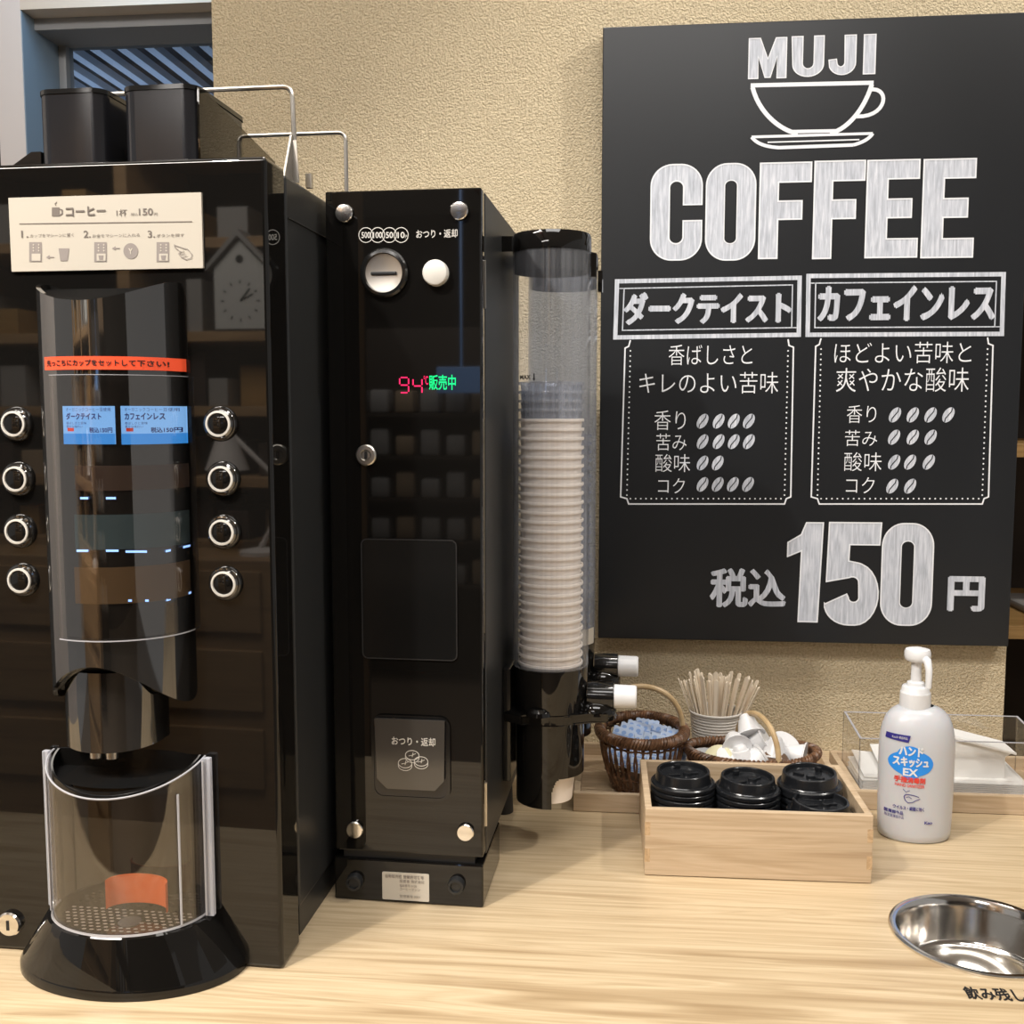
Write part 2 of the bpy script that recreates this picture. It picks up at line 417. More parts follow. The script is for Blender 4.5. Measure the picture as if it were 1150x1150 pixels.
for k in range(34): box(bm, -5.2+k*.122, -5.2+k*.122+.042, 4.4, 9.5, 3.0, 3.035)
for yy in (5.6, 7.2, 8.6): box(bm, -5.2, -.6, yy, yy+.09, 3.036, 3.08)
struct('ceiling_slats', bm, 'slat_paint')
bm = B(); box(bm, -6, 0, 4.4, 10, 3.4, 3.45); box(bm, -6, 0, 10, 10.1, 0, 3.4); struct('wall_far', bm, 'dark_void')
area('added_slat_fill', (-2.3, 5.0, 2.1), (-2.4, 5.4, 3.2), 13, 1.2, 1.0, (.70, .83, 1))  # added uplight, kept out of view, brightens the slats
bm = B(); box(bm, -2.6, -1.447, 2.5, 2.6, 0, 2.9); struct('wall_left', bm, 'dark_brown')

bm = B(); box(bm, -1.95, -1.9, .5, 1.95, 0, 2.9); struct('wall_side', bm, 'white_paint')
bm = B(); box(bm, -1.383, -.3, 2.455, 2.56, 2.345, 2.3715); struct('trim_5', bm, 'frame_grey')
# right: shelving seen past the wall's end
sh = thing('wooden_shelf_rack', 'dark brown wooden shelving beyond the right end of the beige wall', 'shelf', (.9, 2.1, 0))
bm = B(); box(bm, .5, 1.5, 2.36, 2.38, 0, 2.6); part('back_panel', bm, 'dark_brown', sh)
bm = B(); box(bm, .5, .53, 1.92, 2.36, 0, 2.6); part('side_panel', bm, 'dark_brown', sh)
for zz in (.62, 1.035, 1.362, 1.66, 2.0):
    bm = B(); box(bm, .53, 1.5, 1.93, 2.36, zz, zz+.024, .001); part('shelf', bm, 'orange_wood', sh)
bm = B(); box(bm, .78, .98, 2.0, 2.2, 1.059, 1.075, .006); solo('grey_tray', bm, 'book_grey', 'flat grey box on the shelf beyond the wall, just right of the black sign', 'box', (.88, 2.1, 1.059))

# ================================================================== COUNTER
SINK = (.381, 1.083)
ct = thing('counter', 'pale ash wood service counter with straight grain carrying the coffee machine', 'counter', (.2, 1.2, 0))
bm = B(); box(bm, -1.4, 1.7, .62, 1.6795, .862, .9, .002)
me = bpy.data.meshes.new('a'); bm.to_mesh(me); bm.free(); oa = bpy.data.objects.new('a', me); COL.objects.link(oa)
bm = B(); lathe(bm, [(0, .8), (.0815, .8), (.0815, .95), (0, .95)], (SINK[0], SINK[1], 0), n=96); bmesh.ops.recalc_face_normals(bm, faces=bm.faces[:])
me = bpy.data.meshes.new('b'); bm.to_mesh(me); bm.free(); ob = bpy.data.objects.new('b', me); COL.objects.link(ob)
md = oa.modifiers.new('x', 'BOOLEAN'); md.object = ob; md.operation = 'DIFFERENCE'; md.solver = 'EXACT'
dg = bpy.context.evaluated_depsgraph_get(); dg.update()
me2 = bpy.data.meshes.new_from_object(oa.evaluated_get(dg)); bm = B(); bm.from_mesh(me2)
bpy.data.objects.remove(oa); bpy.data.objects.remove(ob)
part('countertop', bm, 'ash_wood', ct)
bm = B(); box(bm, -1.36, 1.66, .68, .70, 0, .862); box(bm, -1.36, 1.66, 1.64, 1.66, 0, .862); box(bm, -1.36, -1.34, .70, 1.64, 0, .862); box(bm, 1.64, 1.66, .70, 1.64, 0, .862)
part('cabinet', bm, 'shop_wood', ct)
# printed wording beside the sink
bm = B(); fn = lambda s, t: Vector((s, t, .9004))
a, b_ = G(1083, 1115), G(1150, 1121)
wd_ = (b_.x-a.x)
text(bm, '飲み残しはこちらへ', a.x, a.x+wd_*2.35, .957, .979, fn, .022)
part('printed_lettering', bm, 'print_black', ct, 'black Japanese wording printed on the counter')
# sink bowl
bm = B()
lathe(bm, [(.0885, .9003), (.0885, .9022), (.0865, .9032), (.0815, .9026), (.0790, .8985), (.0775, .890), (.0745, .856), (.071, .8515), (.066, .8495), (0, .8485),
           (0, .8475), (.067, .8485), (.073, .851), (.0765, .857), (.0795, .890), (.0806, .8995), (.0885, .9003)], (SINK[0], SINK[1], 0), n=96)
solo('sink_bowl', bm, 'sink_steel', 'round polished steel bowl sunk into the counter at the right', 'sink', (SINK[0], SINK[1], .85), sharp=50)

# ================================================================== CHALKBOARD POSTER
PY = 1.645
X0, X1, Z0, Z1 = -.024, .604, 1.083, 2.020
ps = thing('chalkboard_sign', 'large black board with white hand-drawn coffee lettering and price on the beige wall', 'sign', (.29, WY, Z0))
bm = B(); box(bm, X0, X1, PY, WY-.001, Z0, Z1, .0015); part('board', bm, 'chalkboard', ps)
F1 = lambda s, t: Vector((s, PY-.0005, t))
F2 = lambda s, t: Vector((s, PY-.0009, t))
def pp(x, y): q = W(x, y, PY); return (q.x, q.z)
def pb(x0, y0, x1, y1):
    ym, xm = (y0+y1)/2, (x0+x1)/2
    return pp(x0, ym)[0], pp(x1, ym)[0], pp(xm, y1)[1], pp(xm, y0)[1]
def ptext(bm, txt, x0, y0, x1, y1, bold=0.0, fn=None): text(bm, txt, *pb(x0, y0, x1, y1), fn or F1, bold)
# block letters drawn as outlines in unit boxes
def arc(cx, cy, rx, ry, a0, a1, n=10): return [(cx+rx*math.cos(math.radians(a0+(a1-a0)*k/n)), cy+ry*math.sin(math.radians(a0+(a1-a0)*k/n))) for k in range(n+1)]
def F_(w_=.40): return [[(0, 0), (.36, 0), (.36, .41), (.83, .41), (.83, .60), (.36, .60), (.36, .80), (1, .80), (1, 1), (0, 1)]]
def E_(): return [[(0, 0), (1, 0), (1, .19), (.40, .19), (.40, .41), (.87, .41), (.87, .60), (.40, .60), (.40, .81), (1, .81), (1, 1), (0, 1)]]
def ringpts(rx=.5, n=12, cr=.42, ry=.22):
    o_ = arc(1-cr, 1-ry, cr, ry, 0, 90) + arc(cr, 1-ry, cr, ry, 90, 180) + arc(cr, ry, cr, ry, 180, 270) + arc(1-cr, ry, cr, ry, 270, 360); return o_
def innerpts(x0, x1, y0, y1):
    r = (x1-x0)/2; ry = r*.45; return arc(x1-r, y1-ry, r, ry, 0, 90) + arc(x0+r, y1-ry, r, ry, 90, 180) + arc(x0+r, y0+ry, r, ry, 180, 270) + arc(x1-r, y0+ry, r, ry, 270, 360)
def fillband(bm, A, Bq, fn2):
    n = len(A); va = [bm.verts.new(fn2(*p)) for p in A]; vb = [bm.verts.new(fn2(*p)) for p in Bq]
    for k in range(n): bm.faces.new((va[k], va[(k+1) % n], vb[(k+1) % n], vb[k]))
def place(pts, bb): x0, x1, z0, z1 = bb; return [(x0+s*(x1-x0), z0+t*(z1-z0)) for s, t in pts]
def letter(bf, bl, kind, bb, lw):
    if kind in 'O0':
        A = place(ringpts(), bb); I = place(innerpts(.37, .63, .17, .83), bb); fillband(bf, A, I, F1)
        stroke(bl, A, lw, F2, True); stroke(bl, I, lw*.7, F2, True); return
    if kind == 'C':
        out = arc(.58, .78, .42, .22, 0, 90) + arc(.42, .78, .42, .22, 90, 180) + arc(.42, .22, .42, .22, 180, 270) + arc(.58, .22, .42, .22, 270, 360)
        inn = arc(.5, .76, .14, .07, 0, 90) + arc(.5, .76, .14, .07, 90, 180) + arc(.5, .24, .14, .07, 180, 270) + arc(.5, .24, .14, .07, 270, 360)
        out = [(1, .58)] + out + [(1, .41)]; inn = [(.64, .58)] + inn + [(.64, .41)]
        O_, I_ = place(out, bb), place(inn, bb)
        va = [bf.verts.new(F1(*p)) for p in O_]; vb = [bf.verts.new(F1(*p)) for p in I_]
        for k in range(len(O_)-1): bf.faces.new((va[k], va[k+1], vb[k+1], vb[k]))
        stroke(bl, O_ + I_[::-1], lw, F2, True); return
    shp = {'F': F_, 'E': E_}.get(kind)
    if shp: P_ = shp()[0]
    elif kind == 'M': P_ = [(0, 0), (0, 1), (.30, 1), (.51, .48), (.72, 1), (1, 1), (1, 0), (.76, 0), (.76, .55), (.58, .02), (.44, .02), (.25, .55), (.25, 0)]
    elif kind == 'U': P_ = [(0, 1), (.34, 1)] + arc(.52, .33, .18, .14, 180, 360, 8) + [(.70, 1), (1, 1)] + arc(.52, .30, .48, .30, 0, -180, 14)
    elif kind == 'J': P_ = [(.58, 1), (1, 1)] + arc(.5, .30, .5, .30, 0, -160, 12) + [(0, .38), (.28, .40)] + arc(.45, .32, .15, .12, 200, 350, 6)
    elif kind == 'I': P_ = [(0, 0), (1, 0), (1, 1), (0, 1)]
    elif kind == '1': P_ = [(.35, 0), (.90, 0), (1, 1), (.52, 1), (.38, .88), (0, .80), (0, .66), (.40, .72)]
    elif kind == '5': P_ = [(.05, 1), (1, 1), (.98, .79), (.43, .79), (.42, .63), (.62, .61)] + arc(.56, .31, .42, .30, 75, -90, 12)[0:] + arc(.45, .22, .46, .21, 270, 180, 8) + [(0, .21), (.40, .31)] + arc(.53, .28, .10, .05, 180, 350, 6) + [(.62, .40)] + arc(.50, .42, .12, .06, 20, 120, 5) + [(.02, .43)]
    Q = place(P_, bb); poly(bf, Q, F1); stroke(bl, Q, lw, F2, True)
bf, bl = B(), B()
for ch, bb in zip('COFFEE', [(731, 185, 788, 292), (793, 184, 848, 292), (853, 183, 910, 290), (914, 181, 970, 290), (973, 180, 1031, 289), (1036, 179, 1094, 289)]): letter(bf, bl, ch, pb(*bb), .0022)
part('title_lettering', bf, 'chalk_fill', ps, 'big white block letters COFFEE', nrm=False); part('title_outline', bl, 'chalk_line', ps, nrm=False)
bf, bl = B(), B()
for ch, bb in zip('MUJI', [(841, 43, 883, 88), (889, 41, 925, 86), (931, 40, 961, 84), (970, 39, 983, 83)]): letter(bf, bl, ch, pb(*bb), .0016)
part('brand_lettering', bf, 'chalk_fill', ps, 'small white block letters above the cup drawing', nrm=False); part('brand_outline', bl, 'chalk_line', ps, nrm=False)
bf, bl = B(), B()
for ch, bb in zip('150', [(884, 587, 923, 698), (927, 587, 988, 703), (990, 588, 1047, 702)]): letter(bf, bl, ch, pb(*bb), .0022)
ptext(bf, '税込', 797, 638, 883, 683, .034); ptext(bf, '円', 1064, 647, 1106, 687, .045)
part('price_lettering', bf, 'chalk_fill', ps, 'big white price digits 150 with yen characters', nrm=False); part('price_outline', bl, 'chalk_line', ps, nrm=False)
# cup drawing
bm = B()
def pline(bm, P_, wd, closed=False, fn=F1): stroke(bm, [pp(*p) for p in P_], wd, fn, closed)
FD = lambda k: (lambda s, t: Vector((s, PY-.0004-.00007*k, t)))
def bez(p0, p1, p2, p3, n=14): return [((1-t)**3*p0[0]+3*(1-t)**2*t*p1[0]+3*(1-t)*t*t*p2[0]+t**3*p3[0], (1-t)**3*p0[1]+3*(1-t)**2*t*p1[1]+3*(1-t)*t*t*p2[1]+t**3*p3[1]) for t in [k/n for k in range(n+1)]]
pline(bm, [(843, 96), (981, 93)], .006, fn=FD(1))
pline(bm, bez((845, 98), (853, 130), (880, 148), (896, 150)), .0065, fn=FD(2)); pline(bm, bez((979, 95), (970, 125), (950, 146), (932, 150)), .0065, fn=FD(3))
pline(bm, [(888, 148), (940, 147)], .005, fn=FD(4))
pline(bm, bez((976, 101), (1000, 96), (998, 132), (962, 131)), .0055, fn=FD(5))
pline(bm, [(844, 154), (980, 150)], .004, fn=FD(6)); pline(bm, bez((844, 154), (850, 162), (860, 165), (875, 166)), .005, fn=FD(7))
pline(bm, [(875, 166), (958, 163)], .005, fn=FD(8)); pline(bm, bez((958, 163), (970, 160), (977, 155), (980, 150)), .005, fn=FD(9)); pline(bm, [(862, 160), (965, 157)], .002, fn=FD(10))
part('cup_drawing', bm, 'chalk_line', ps, 'white line drawing of a cup on a saucer', nrm=False)
# headings
for tx, ex in ((('ダークテイスト', 700, 327, 889, 365, .05), 'left'), (('カフェインレス', 918, 320, 1118, 361, .05), 'right')):
    bm = B(); ptext(bm, *tx); part('heading_lettering', bm, 'chalk_fill', ps, 'bold white katakana name in the %s frame' % ex, nrm=False)
for q in ([(693, 316), (898, 312), (897, 376), (691, 379)], [(908, 310), (1127, 308), (1125, 375), (907, 376)]):
    bm = B(); pline(bm, q, .0065, True)
    cx, cy = sum(p[0] for p in q)/4, sum(p[1] for p in q)/4
    inn = [(p[0]+(8 if p[0] < cx else -8), p[1]+(8 if p[1] < cy else -8)) for p in q]; pline(bm, inn, .0018, True)
    for k in range(4):
        a, b_ = q[k], q[(k+1) % 4]; c_, d_ = inn[k], inn[(k+1) % 4]
        pline(bm, [(c_[0]+(a[0]-c_[0])*(0 if k % 2 else .7), c_[1]), c_], .0015)
    part('heading_border', bm, 'chalk_fill', ps, nrm=False)
for (l0, l1, r1, r0, yt, yb) in ((703, 699, 886, 890, 384, 564), (917, 913, 1108, 1114, 382, 564)):
    o_ = [(l0+5, yt-2), (l0+3, yt+5), (l0-1, yt+7), (l1-2, yb-6), (l1+5, yb-4), (l1+7, yb+2), (r1-5, yb+2), (r1-3, yb-4), (r1+2, yb-6), (r0+1, yt+6), (r0-4, yt+4), (r0-5, yt-3)]
    bm = B(); pline(bm, o_, .0022)
    for k in range(29):
        t = k/28; y = yt+10+t*(yb-yt-18)
        disc(bm, *pp(l0+5+(l1-l0)*t, y), .0013, F1, 8); disc(bm, *pp(r0-5+(r1-r0)*t, y), .0013, F1, 8)
    for k in range(30):
        x = l1+9+(r1-l1-18)*k/29; disc(bm, *pp(x, yb-4), .0013, F1, 8)
    part('dotted_border', bm, 'chalk_line', ps, nrm=False)
for t in (('香ばしさと', 751, 387, 845, 410), ('キレのよい苦味', 718, 418, 874, 442), ('香り', 735, 461, 770, 483), ('苦み', 737, 487, 771, 506), ('酸味', 736, 510, 775, 530), ('コク', 739, 537, 769, 554),
          ('ほどよい苦味と', 937, 384, 1091, 408), ('爽やかな酸味', 939, 413, 1088, 440), ('香り', 951, 455, 984, 475), ('苦み', 949, 483, 985, 501), ('酸味', 948, 508, 990, 529), ('コク', 950, 536, 982, 554)):
    bm = B(); ptext(bm, *t, -.008); part('description_lettering', bm, 'chalk_line', ps, 'thin white handwritten line ' + t[0], nrm=False)
rows = [(473, [789, 807, 824, 841]), (496, [789, 807, 824, 841]), (520, [789, 806]), (544, [789, 806, 823, 840])]
rows2 = [(466, [1005, 1025, 1045, 1065]), (491, [1004, 1025, 1045]), (519, [1004, 1022, 1043]), (546, [1002, 1022])]
for R_ in (rows, rows2):
    bf, bl = B(), B()
    for y, xs in R_:
        for x in xs:
            s, t = pp(x, y); disc(bf, s, t, .0125, F1, 18, .0075, math.radians(60))
            d = (math.cos(math.radians(58)), math.sin(math.radians(58)))
            c5 = [(s+d[0]*k*.0062+.0012*math.sin(k*2.2), t+d[1]*k*.0062) for k in (-2, -1, 0, 1, 2)]
            stroke(bl, c5, .0014, F2)
    part('bean_marks', bf, 'chalk_fill', ps, 'rating rows of white coffee bean shapes', nrm=False); part('bean_creases', bl, 'chalkboard', ps, nrm=False)

# ================================================================== COFFEE MACHINE (frame m)
CV = .933; CU = -.5015
m1 = thing('coffee_machine', 'tall glossy black self-service coffee machine with a curved front tower and clear cup door', 'coffee machine', (-.5, 1.15, .9), 'm')
bm = B(); box(bm, -.658, -.350, CV, .984, .9005, 1.672, .004, 3); part('front_door_panel', bm, 'gloss_black', m1)
bm = B(); box(bm, -.652, -.352, .990, 1.42, .935, 1.668, .003); part('body', bm, 'matte_black', m1)
bm = B(); box(bm, -.645, -.356, 1.0, 1.40, .9005, .934); part('plinth', bm, 'matte_black', m1)
bm = B()
for k, t in enumerate((0, 1)):
    pass
tube(bm, [(-.3515, .995, 1.628), (-.3515, 1.4, 1.628)], .0008, 6); part('seam', bm, 'rubber_black', m1)
# side lock seen on the right edge of the door block is a reflection; front-left lock is real
def ellip(a, b, n=48, c=CU, v=CV, t0=0, t1=180): return [(c+a*math.cos(math.radians(t0+(t1-t0)*k/n)), v-b*math.sin(math.radians(t0+(t1-t0)*k/n))) for k in range(n+1)]
def shell(bm, a, b, zb, zt, th=.003, n=48, rows_=6, t0=0, t1=180, c=CU, v=CV, mi=0):
    """curved wall between heights zb(q), zt(q); q=0 at the sides, 1 at the front"""
    def ring(a_, b_): return ellip(a_, b_, n, c, v, t0, t1)
    O_, I_ = ring(a, b), ring(a-th, b-th)
    def col(R_, k, j):
        q = math.sin(math.radians(t0+(t1-t0)*k/n)); z0_, z1_ = zb(q), zt(q); return Vector((R_[k][0], R_[k][1], z0_+(z1_-z0_)*j/rows_))
    vo = [[bm.verts.new(col(O_, k, j)) for j in range(rows_+1)] for k in range(n+1)]
    vi = [[bm.verts.new(col(I_, k, j)) for j in range(rows_+1)] for k in range(n+1)]
    for k in range(n):
        for j in range(rows_):
            bm.faces.new((vo[k][j], vo[k+1][j], vo[k+1][j+1], vo[k][j+1])); bm.faces.new((vi[k][j+1], vi[k+1][j+1], vi[k+1][j], vi[k][j]))
        for j in (0, rows_): bm.faces.new((vo[k][j], vi[k][j], vi[k+1][j], vo[k+1][j]))
    for k in (0, n):
        for j in range(rows_): bm.faces.new((vo[k][j], vo[k][j+1], vi[k][j+1], vi[k][j]))
    for f_ in bm.faces: f_.material_index = mi if f_.material_index == 0 else f_.material_index
    return bm
TA, TB = .067, .060
zt_ = lambda q: 1.560-.021*q**2; zb_ = lambda q: 1.166+.044*q**2
bm = B(); shell(bm, TA, TB, zb_, zt_, .004, 64); tower = part('front_tower', bm, 'dark_mirror', m1, sharp=50)
# cap closing the tower: slanted lid and underside
def cap(bm, a, b, zf, n=48):
    P_ = ellip(a, b, n); vs = [bm.verts.new((p[0], p[1], zf(math.sin(math.radians(180*k/n))))) for k, p in enumerate(P_)]
    c_ = [bm.verts.new((p[0], CV-.0005, zf(0))) for p in P_]
    for k in range(n): 
        try: bm.faces.new((vs[k], vs[k+1], c_[k+1], c_[k]))
        except ValueError: pass
bm = B(); cap(bm, TA-.004, TB-.004, lambda q: zt_(q)-.004); part('tower_top', bm, 'gloss_black_soft', m1)
bm = B(); cap(bm, TA-.004, TB-.004, lambda q: zb_(q)+.004); part('tower_underside', bm, 'gloss_black_soft', m1)
# map a photo pixel to the tower surface offset by d
def on_tower(x, y, d=0.0, a=TA, b=TB):
    v_ = CV-b*.9
    for _ in range(12):
        p = M(x, y, v_); q = max(0., 1-((p.x-CU)/(a+d))**2); v_ = CV-(b+d)*math.sqrt(q)
    return M(x, y, v_)
def tfn(d, a=TA, b=TB):
    def f_(u_, z_): q = max(0., 1-((u_-CU)/(a+d))**2); return Vector((u_, CV-(b+d)*math.sqrt(q), z_))
    return f_
def tquad(bm, x0, y0, x1, y1, d, nn=14, r=0, th=.0008):
    p, q = on_tower(x0, (y0+y1)/2, d), on_tower(x1, (y0+y1)/2, d); t_, b0 = on_tower((x0+x1)/2, y0, d), on_tower((x0+x1)/2, y1, d)
    fn_ = tfn(d); fi = tfn(d-th)
    A = [[bm.verts.new(f_(p.x+(q.x-p.x)*k/nn, z_)) for k in range(nn+1)] for f_, z_ in ((fn_, b0.z), (fn_, t_.z), (fi, t_.z), (fi, b0.z))]
    for j in range(4):
        for k in range(nn): bm.faces.new((A[j][k], A[j][k+1], A[(j+1) % 4][k+1], A[(j+1) % 4][k]))
    return (p.x, q.x, b0.z, t_.z)
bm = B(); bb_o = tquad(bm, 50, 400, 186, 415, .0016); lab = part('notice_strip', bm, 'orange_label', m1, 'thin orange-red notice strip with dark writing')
bm = B(); text(bm, '先っこちにカップをセットして下さい!', bb_o[0]+.004, bb_o[1]-.006, bb_o[2]+.003, bb_o[3]-.003, tfn(.0019), .02); part('notice_lettering', bm, 'print_black', lab, nrm=False)
for nm, x0, x1, deep, ttl in (('menu_card', 71, 129, 'screen_deep', 'ダークテイスト'), ('menu_card', 136, 187, 'screen_deep', 'カフェインレス')):
    bm = B(); bb_ = tquad(bm, x0, 456, x1, 499, .0016); cd = part(nm, bm, 'screen_blue', m1, 'pale blue lit menu card lettered ' + ('for the dark taste coffee' if x0 == 71 else 'for the caffeine-free coffee'))
    s0, s1, t0, t1 = bb_; W_, H_ = s1-s0, t1-t0
    bm = B(); text(bm, 'オーガニックコーヒー豆使用', s0+W_*.08, s1-W_*.06, t1-H_*.14, t1-H_*.04, tfn(.0019)); text(bm, ttl, s0+W_*.08, s1-W_*.22, t1-H_*.36, t1-H_*.18, tfn(.0019), .03)
    text(bm, '香ばしさと苦味', s0+W_*.08, s0+W_*.5, t1-H_*.48, t1-H_*.41, tfn(.0019)); text(bm, '豊かな味わい', s0+W_*.08, s0+W_*.42, t1-H_*.57, t1-H_*.50, tfn(.0019))
    text(bm, '税込150円', s0+W_*.55, s1-W_*.04, t0+H_*.30, t0+H_*.44, tfn(.0019), .02); part('card_lettering', bm, 'print_navy', cd, nrm=False)
    bm = B(); poly(bm, [(s0+W_*.1, t0+H_*.34), (s0+W_*.24, t0+H_*.34), (s0+W_*.24, t0+H_*.43), (s0+W_*.1, t0+H_*.43)], tfn(.0019)); part('card_badge', bm, 'print_red', cd, nrm=False)
    bm = B(); gquad(bm, (s0, t0+H_*.28), (s1, t0+H_*.28), (s1, t0), (s0, t0), tfn(.0018), 12); part('card_footer', bm, deep, cd, nrm=False)
for (x0, x1, y) in ((90, 99, 559.5), (119, 130, 559.5), (86, 99, 618.5), (119, 133, 618.5), (141, 165, 619.5), (144, 167, 674.5), (185, 190, 619.5), (186, 191, 674.5)):
    bm = B(); p, q = on_tower(x0, y, .0012), on_tower(x1, y, .0012); f_ = tfn(.0012)
    poly(bm, [(p.x, p.z-.0010), (q.x, q.z-.0010), (q.x, q.z+.0010), (p.x, p.z+.0010)], f_)
    part('indicator_light', bm, 'lamp_blue', m1, 'small glowing blue bar', nrm=False)
for y0_, y1_, m_, ex in ((523, 551, 'strip_brown', 'dim brown'), (578, 617, 'strip_teal', 'dim blue-grey'), (637, 678, 'strip_tan', 'dim tan')):
    bm = B(); tquad(bm, 84, y0_, 190, y1_, .0009, 24, th=.0006); part('cover_strip', bm, m_, m1, ex+' flat strip behind the clear cover')  # plain coloured strips under the clear cover
# clear cover over the menu area
a0 = math.degrees(math.acos(max(-1, min(1, (on_tower(191, 560).x-CU)/TA)))); a1 = math.degrees(math.acos(max(-1, min(1, (on_tower(66, 560).x-CU)/TA))))
zc0, zc1 = on_tower(130, 719).z, on_tower(130, 421).z
bm = B(); shell(bm, TA+.0045, TB+.0045, lambda q: zc0, lambda q: zc1, .0018, 40, 4, a0, a1); part('clear_cover', bm, 'door_acrylic', m1, sharp=50)
f_ = tfn(.0050)
for z_, ww_ in ((zc0, .0012), (zc1, .0005)):
    bm = B(); us = [CU+(TA+.005)*math.cos(math.radians(a0+(a1-a0)*k/30)) for k in range(31)]
    stroke(bm, [(u_, z_) for u_ in us], ww_, f_)
    part('cover_rim', bm, 'acrylic_bright_edge', m1, nrm=False)
# inner nozzle shroud
bm = B(); shell(bm, .048, .044, lambda q: 1.128-.004*q, lambda q: 1.20, .003, 48, c=-.511); part('nozzle_shroud', bm, 'dark_mirror', m1, sharp=50)
bm = B(); P_ = ellip(.044, .041, 40, c=-.511); poly(bm, P_, lambda s, t: Vector((s, t, 1.1265))); part('shroud_base', bm, 'gloss_black_soft', m1)
bm = B(); tube(bm, [(-.519, .905, 1.115), (-.519, .905, 1.13)], .006, 12); tube(bm, [(-.503, .905, 1.115), (-.503, .905, 1.13)], .006, 12); part('nozzle', bm, 'brushed_steel', m1)
# splash guard behind the door
bm = B(); shell(bm, .074, .058, lambda q: 1.086-.0*q, lambda q: 1.112-.020*q, .002, 40); part('splash_lip', bm, 'gloss_black_soft', m1)
bm = B(); P_ = ellip(.072, .056, 40); poly(bm, P_, lambda s, t: Vector((s, t, 1.0955))); part('door_top_plate', bm, 'gloss_black_soft', m1)
# clear cup door
DA, DB = .079, .063
bm = B(); shell(bm, DA, DB, lambda q: .955-.002*q, lambda q: 1.111-.024*q**1.3, .0025, 56); door = part('cup_door', bm, 'door_acrylic', m1, 'clear curved acrylic cup door', sharp=50)
bm = B()
tube(bm, [Vector((p[0], p[1], 1.111-.024*math.sin(math.radians(180*k/56))**1.3)) for k, p in enumerate(ellip(DA-.001, DB-.001, 56))], .0010, 6); part('door_rim', bm, 'acrylic_bright_edge', door); bm = B()
tube(bm, [Vector((p[0], p[1], .956)) for k, p in enumerate(ellip(DA-.001, DB-.001, 56))], .0013, 6)
part('door_rim', bm, 'acrylic_bright_edge', door)
bm = B(); box(bm, CU+DA-.001, CU+DA+.008, CV-.010, CV-.004, .955, 1.112, .001); part('door_flange', bm, 'acrylic_flange', door); bm = B(); box(bm, CU-DA-.006, CU-DA+.001, CV-.010, CV-.004, .955, 1.112, .001); part('door_flange', bm, 'acrylic_flange', door)
bm = B(); tube(bm, [(CU+.066, CV-.035, .958), (CU+.066, CV-.035, 1.085)], .0012, 8); part('door_rib', bm, 'acrylic_bright_edge', door); bm = B(); tube(bm, [(CU+.0805, CV-.012, .957), (CU+.0805, CV-.012, 1.110)], .0010, 8); part('door_rib', bm, 'acrylic_bright_edge', door); bm = B(); tube(bm, [(CU-.074, CV-.022, .957), (CU-.074, CV-.022, 1.10)], .0012, 8); part('door_rib', bm, 'acrylic_bright_edge', door)
# flared base and drip tray
bm = B(); N = 56
prof = [(.079, .062, .956), (.084, .064, .954), (.1125, .0745, .910), (.114, .0755, .9075), (.114, .0755, .9006)]
rg = [[bm.verts.new((p[0], p[1], z_)) for p in ellip(a_, b_, N)] for a_, b_, z_ in prof]
for A, Bq in zip(rg, rg[1:]):
    for k in range(N): bm.faces.new((A[k], A[k+1], Bq[k+1], Bq[k]))
bm.faces.new([bm.verts.new((p[0], p[1], .9005)) for p in ellip(.114, .0755, N)])
part('flared_base', bm, 'gloss_black', m1, sharp=40)
bm = B(); poly(bm, ellip(.079, .0625, 48), lambda s, t: Vector((s, t, .9535))); dt = part('drip_tray', bm, 'gloss_black_soft', m1)
bm = B()
for i in range(-8, 9):
    for j in range(9):
        u_, v_ = CU+i*.0075+(j % 2)*.00375, CV-.006-j*.0058
        if ((u_-CU)/.066)**2+((CV-v_)/.052)**2 < 1 and math.hypot(u_-CU-.01, v_-CV+.028) > .012: disc(bm, u_, v_, .0024, lambda s, t: Vector((s, t, .9538)), 8, .0014)
part('drain_holes', bm, 'print_grey', dt, nrm=False)
bm = B(); disc(bm, CU+.01, CV-.028, .011, lambda s, t: Vector((s, t, .9540)), 24); part('drain_opening', bm, 'dark_void', dt, nrm=False)
bm = B()
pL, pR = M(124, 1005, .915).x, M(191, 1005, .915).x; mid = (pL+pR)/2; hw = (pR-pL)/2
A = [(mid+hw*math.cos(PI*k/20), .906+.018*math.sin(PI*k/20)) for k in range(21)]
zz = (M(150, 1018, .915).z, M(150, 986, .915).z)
prism(bm, A + [(p[0], p[1]+.002) for p in A[::-1]], XY, max(zz[0], .955), zz[1]); part('orange_reflection', bm, 'reflection_orange', m1, 'orange reflection built as a curved strip inside the door')  # orange reflection put in as a solid curved strip
# buttons: chrome bezel, white ring, dark centre
for k, (x, y) in enumerate([(15, 476), (17, 538), (19, 597), (22, 652), (245, 476), (248, 538), (249, 598), (251, 656)]):
    p = M(x, y, CV-.006); c_ = (p.x, CV, p.z)
    bm = B(); lathe(bm, [(.0165, 0), (.0165, -.002), (.0150, -.0042), (.0135, -.0046), (.0122, -.0062), (.0122, -.003)], c_, 'y', 32); bt = part('button', bm, 'dark_mirror', m1)
    bm = B(); lathe(bm, [(.0122, -.006), (.0120, -.0075), (.0102, -.0078), (.0098, -.006)], c_, 'y', 32); part('light_ring', bm, 'ring_white', bt)
    bm = B(); lathe(bm, [(.0100, -.004), (.0100, -.0062), (.0090, -.0068), (0, -.0068)], c_, 'y', 32); part('button_face', bm, 'gloss_black', bt)
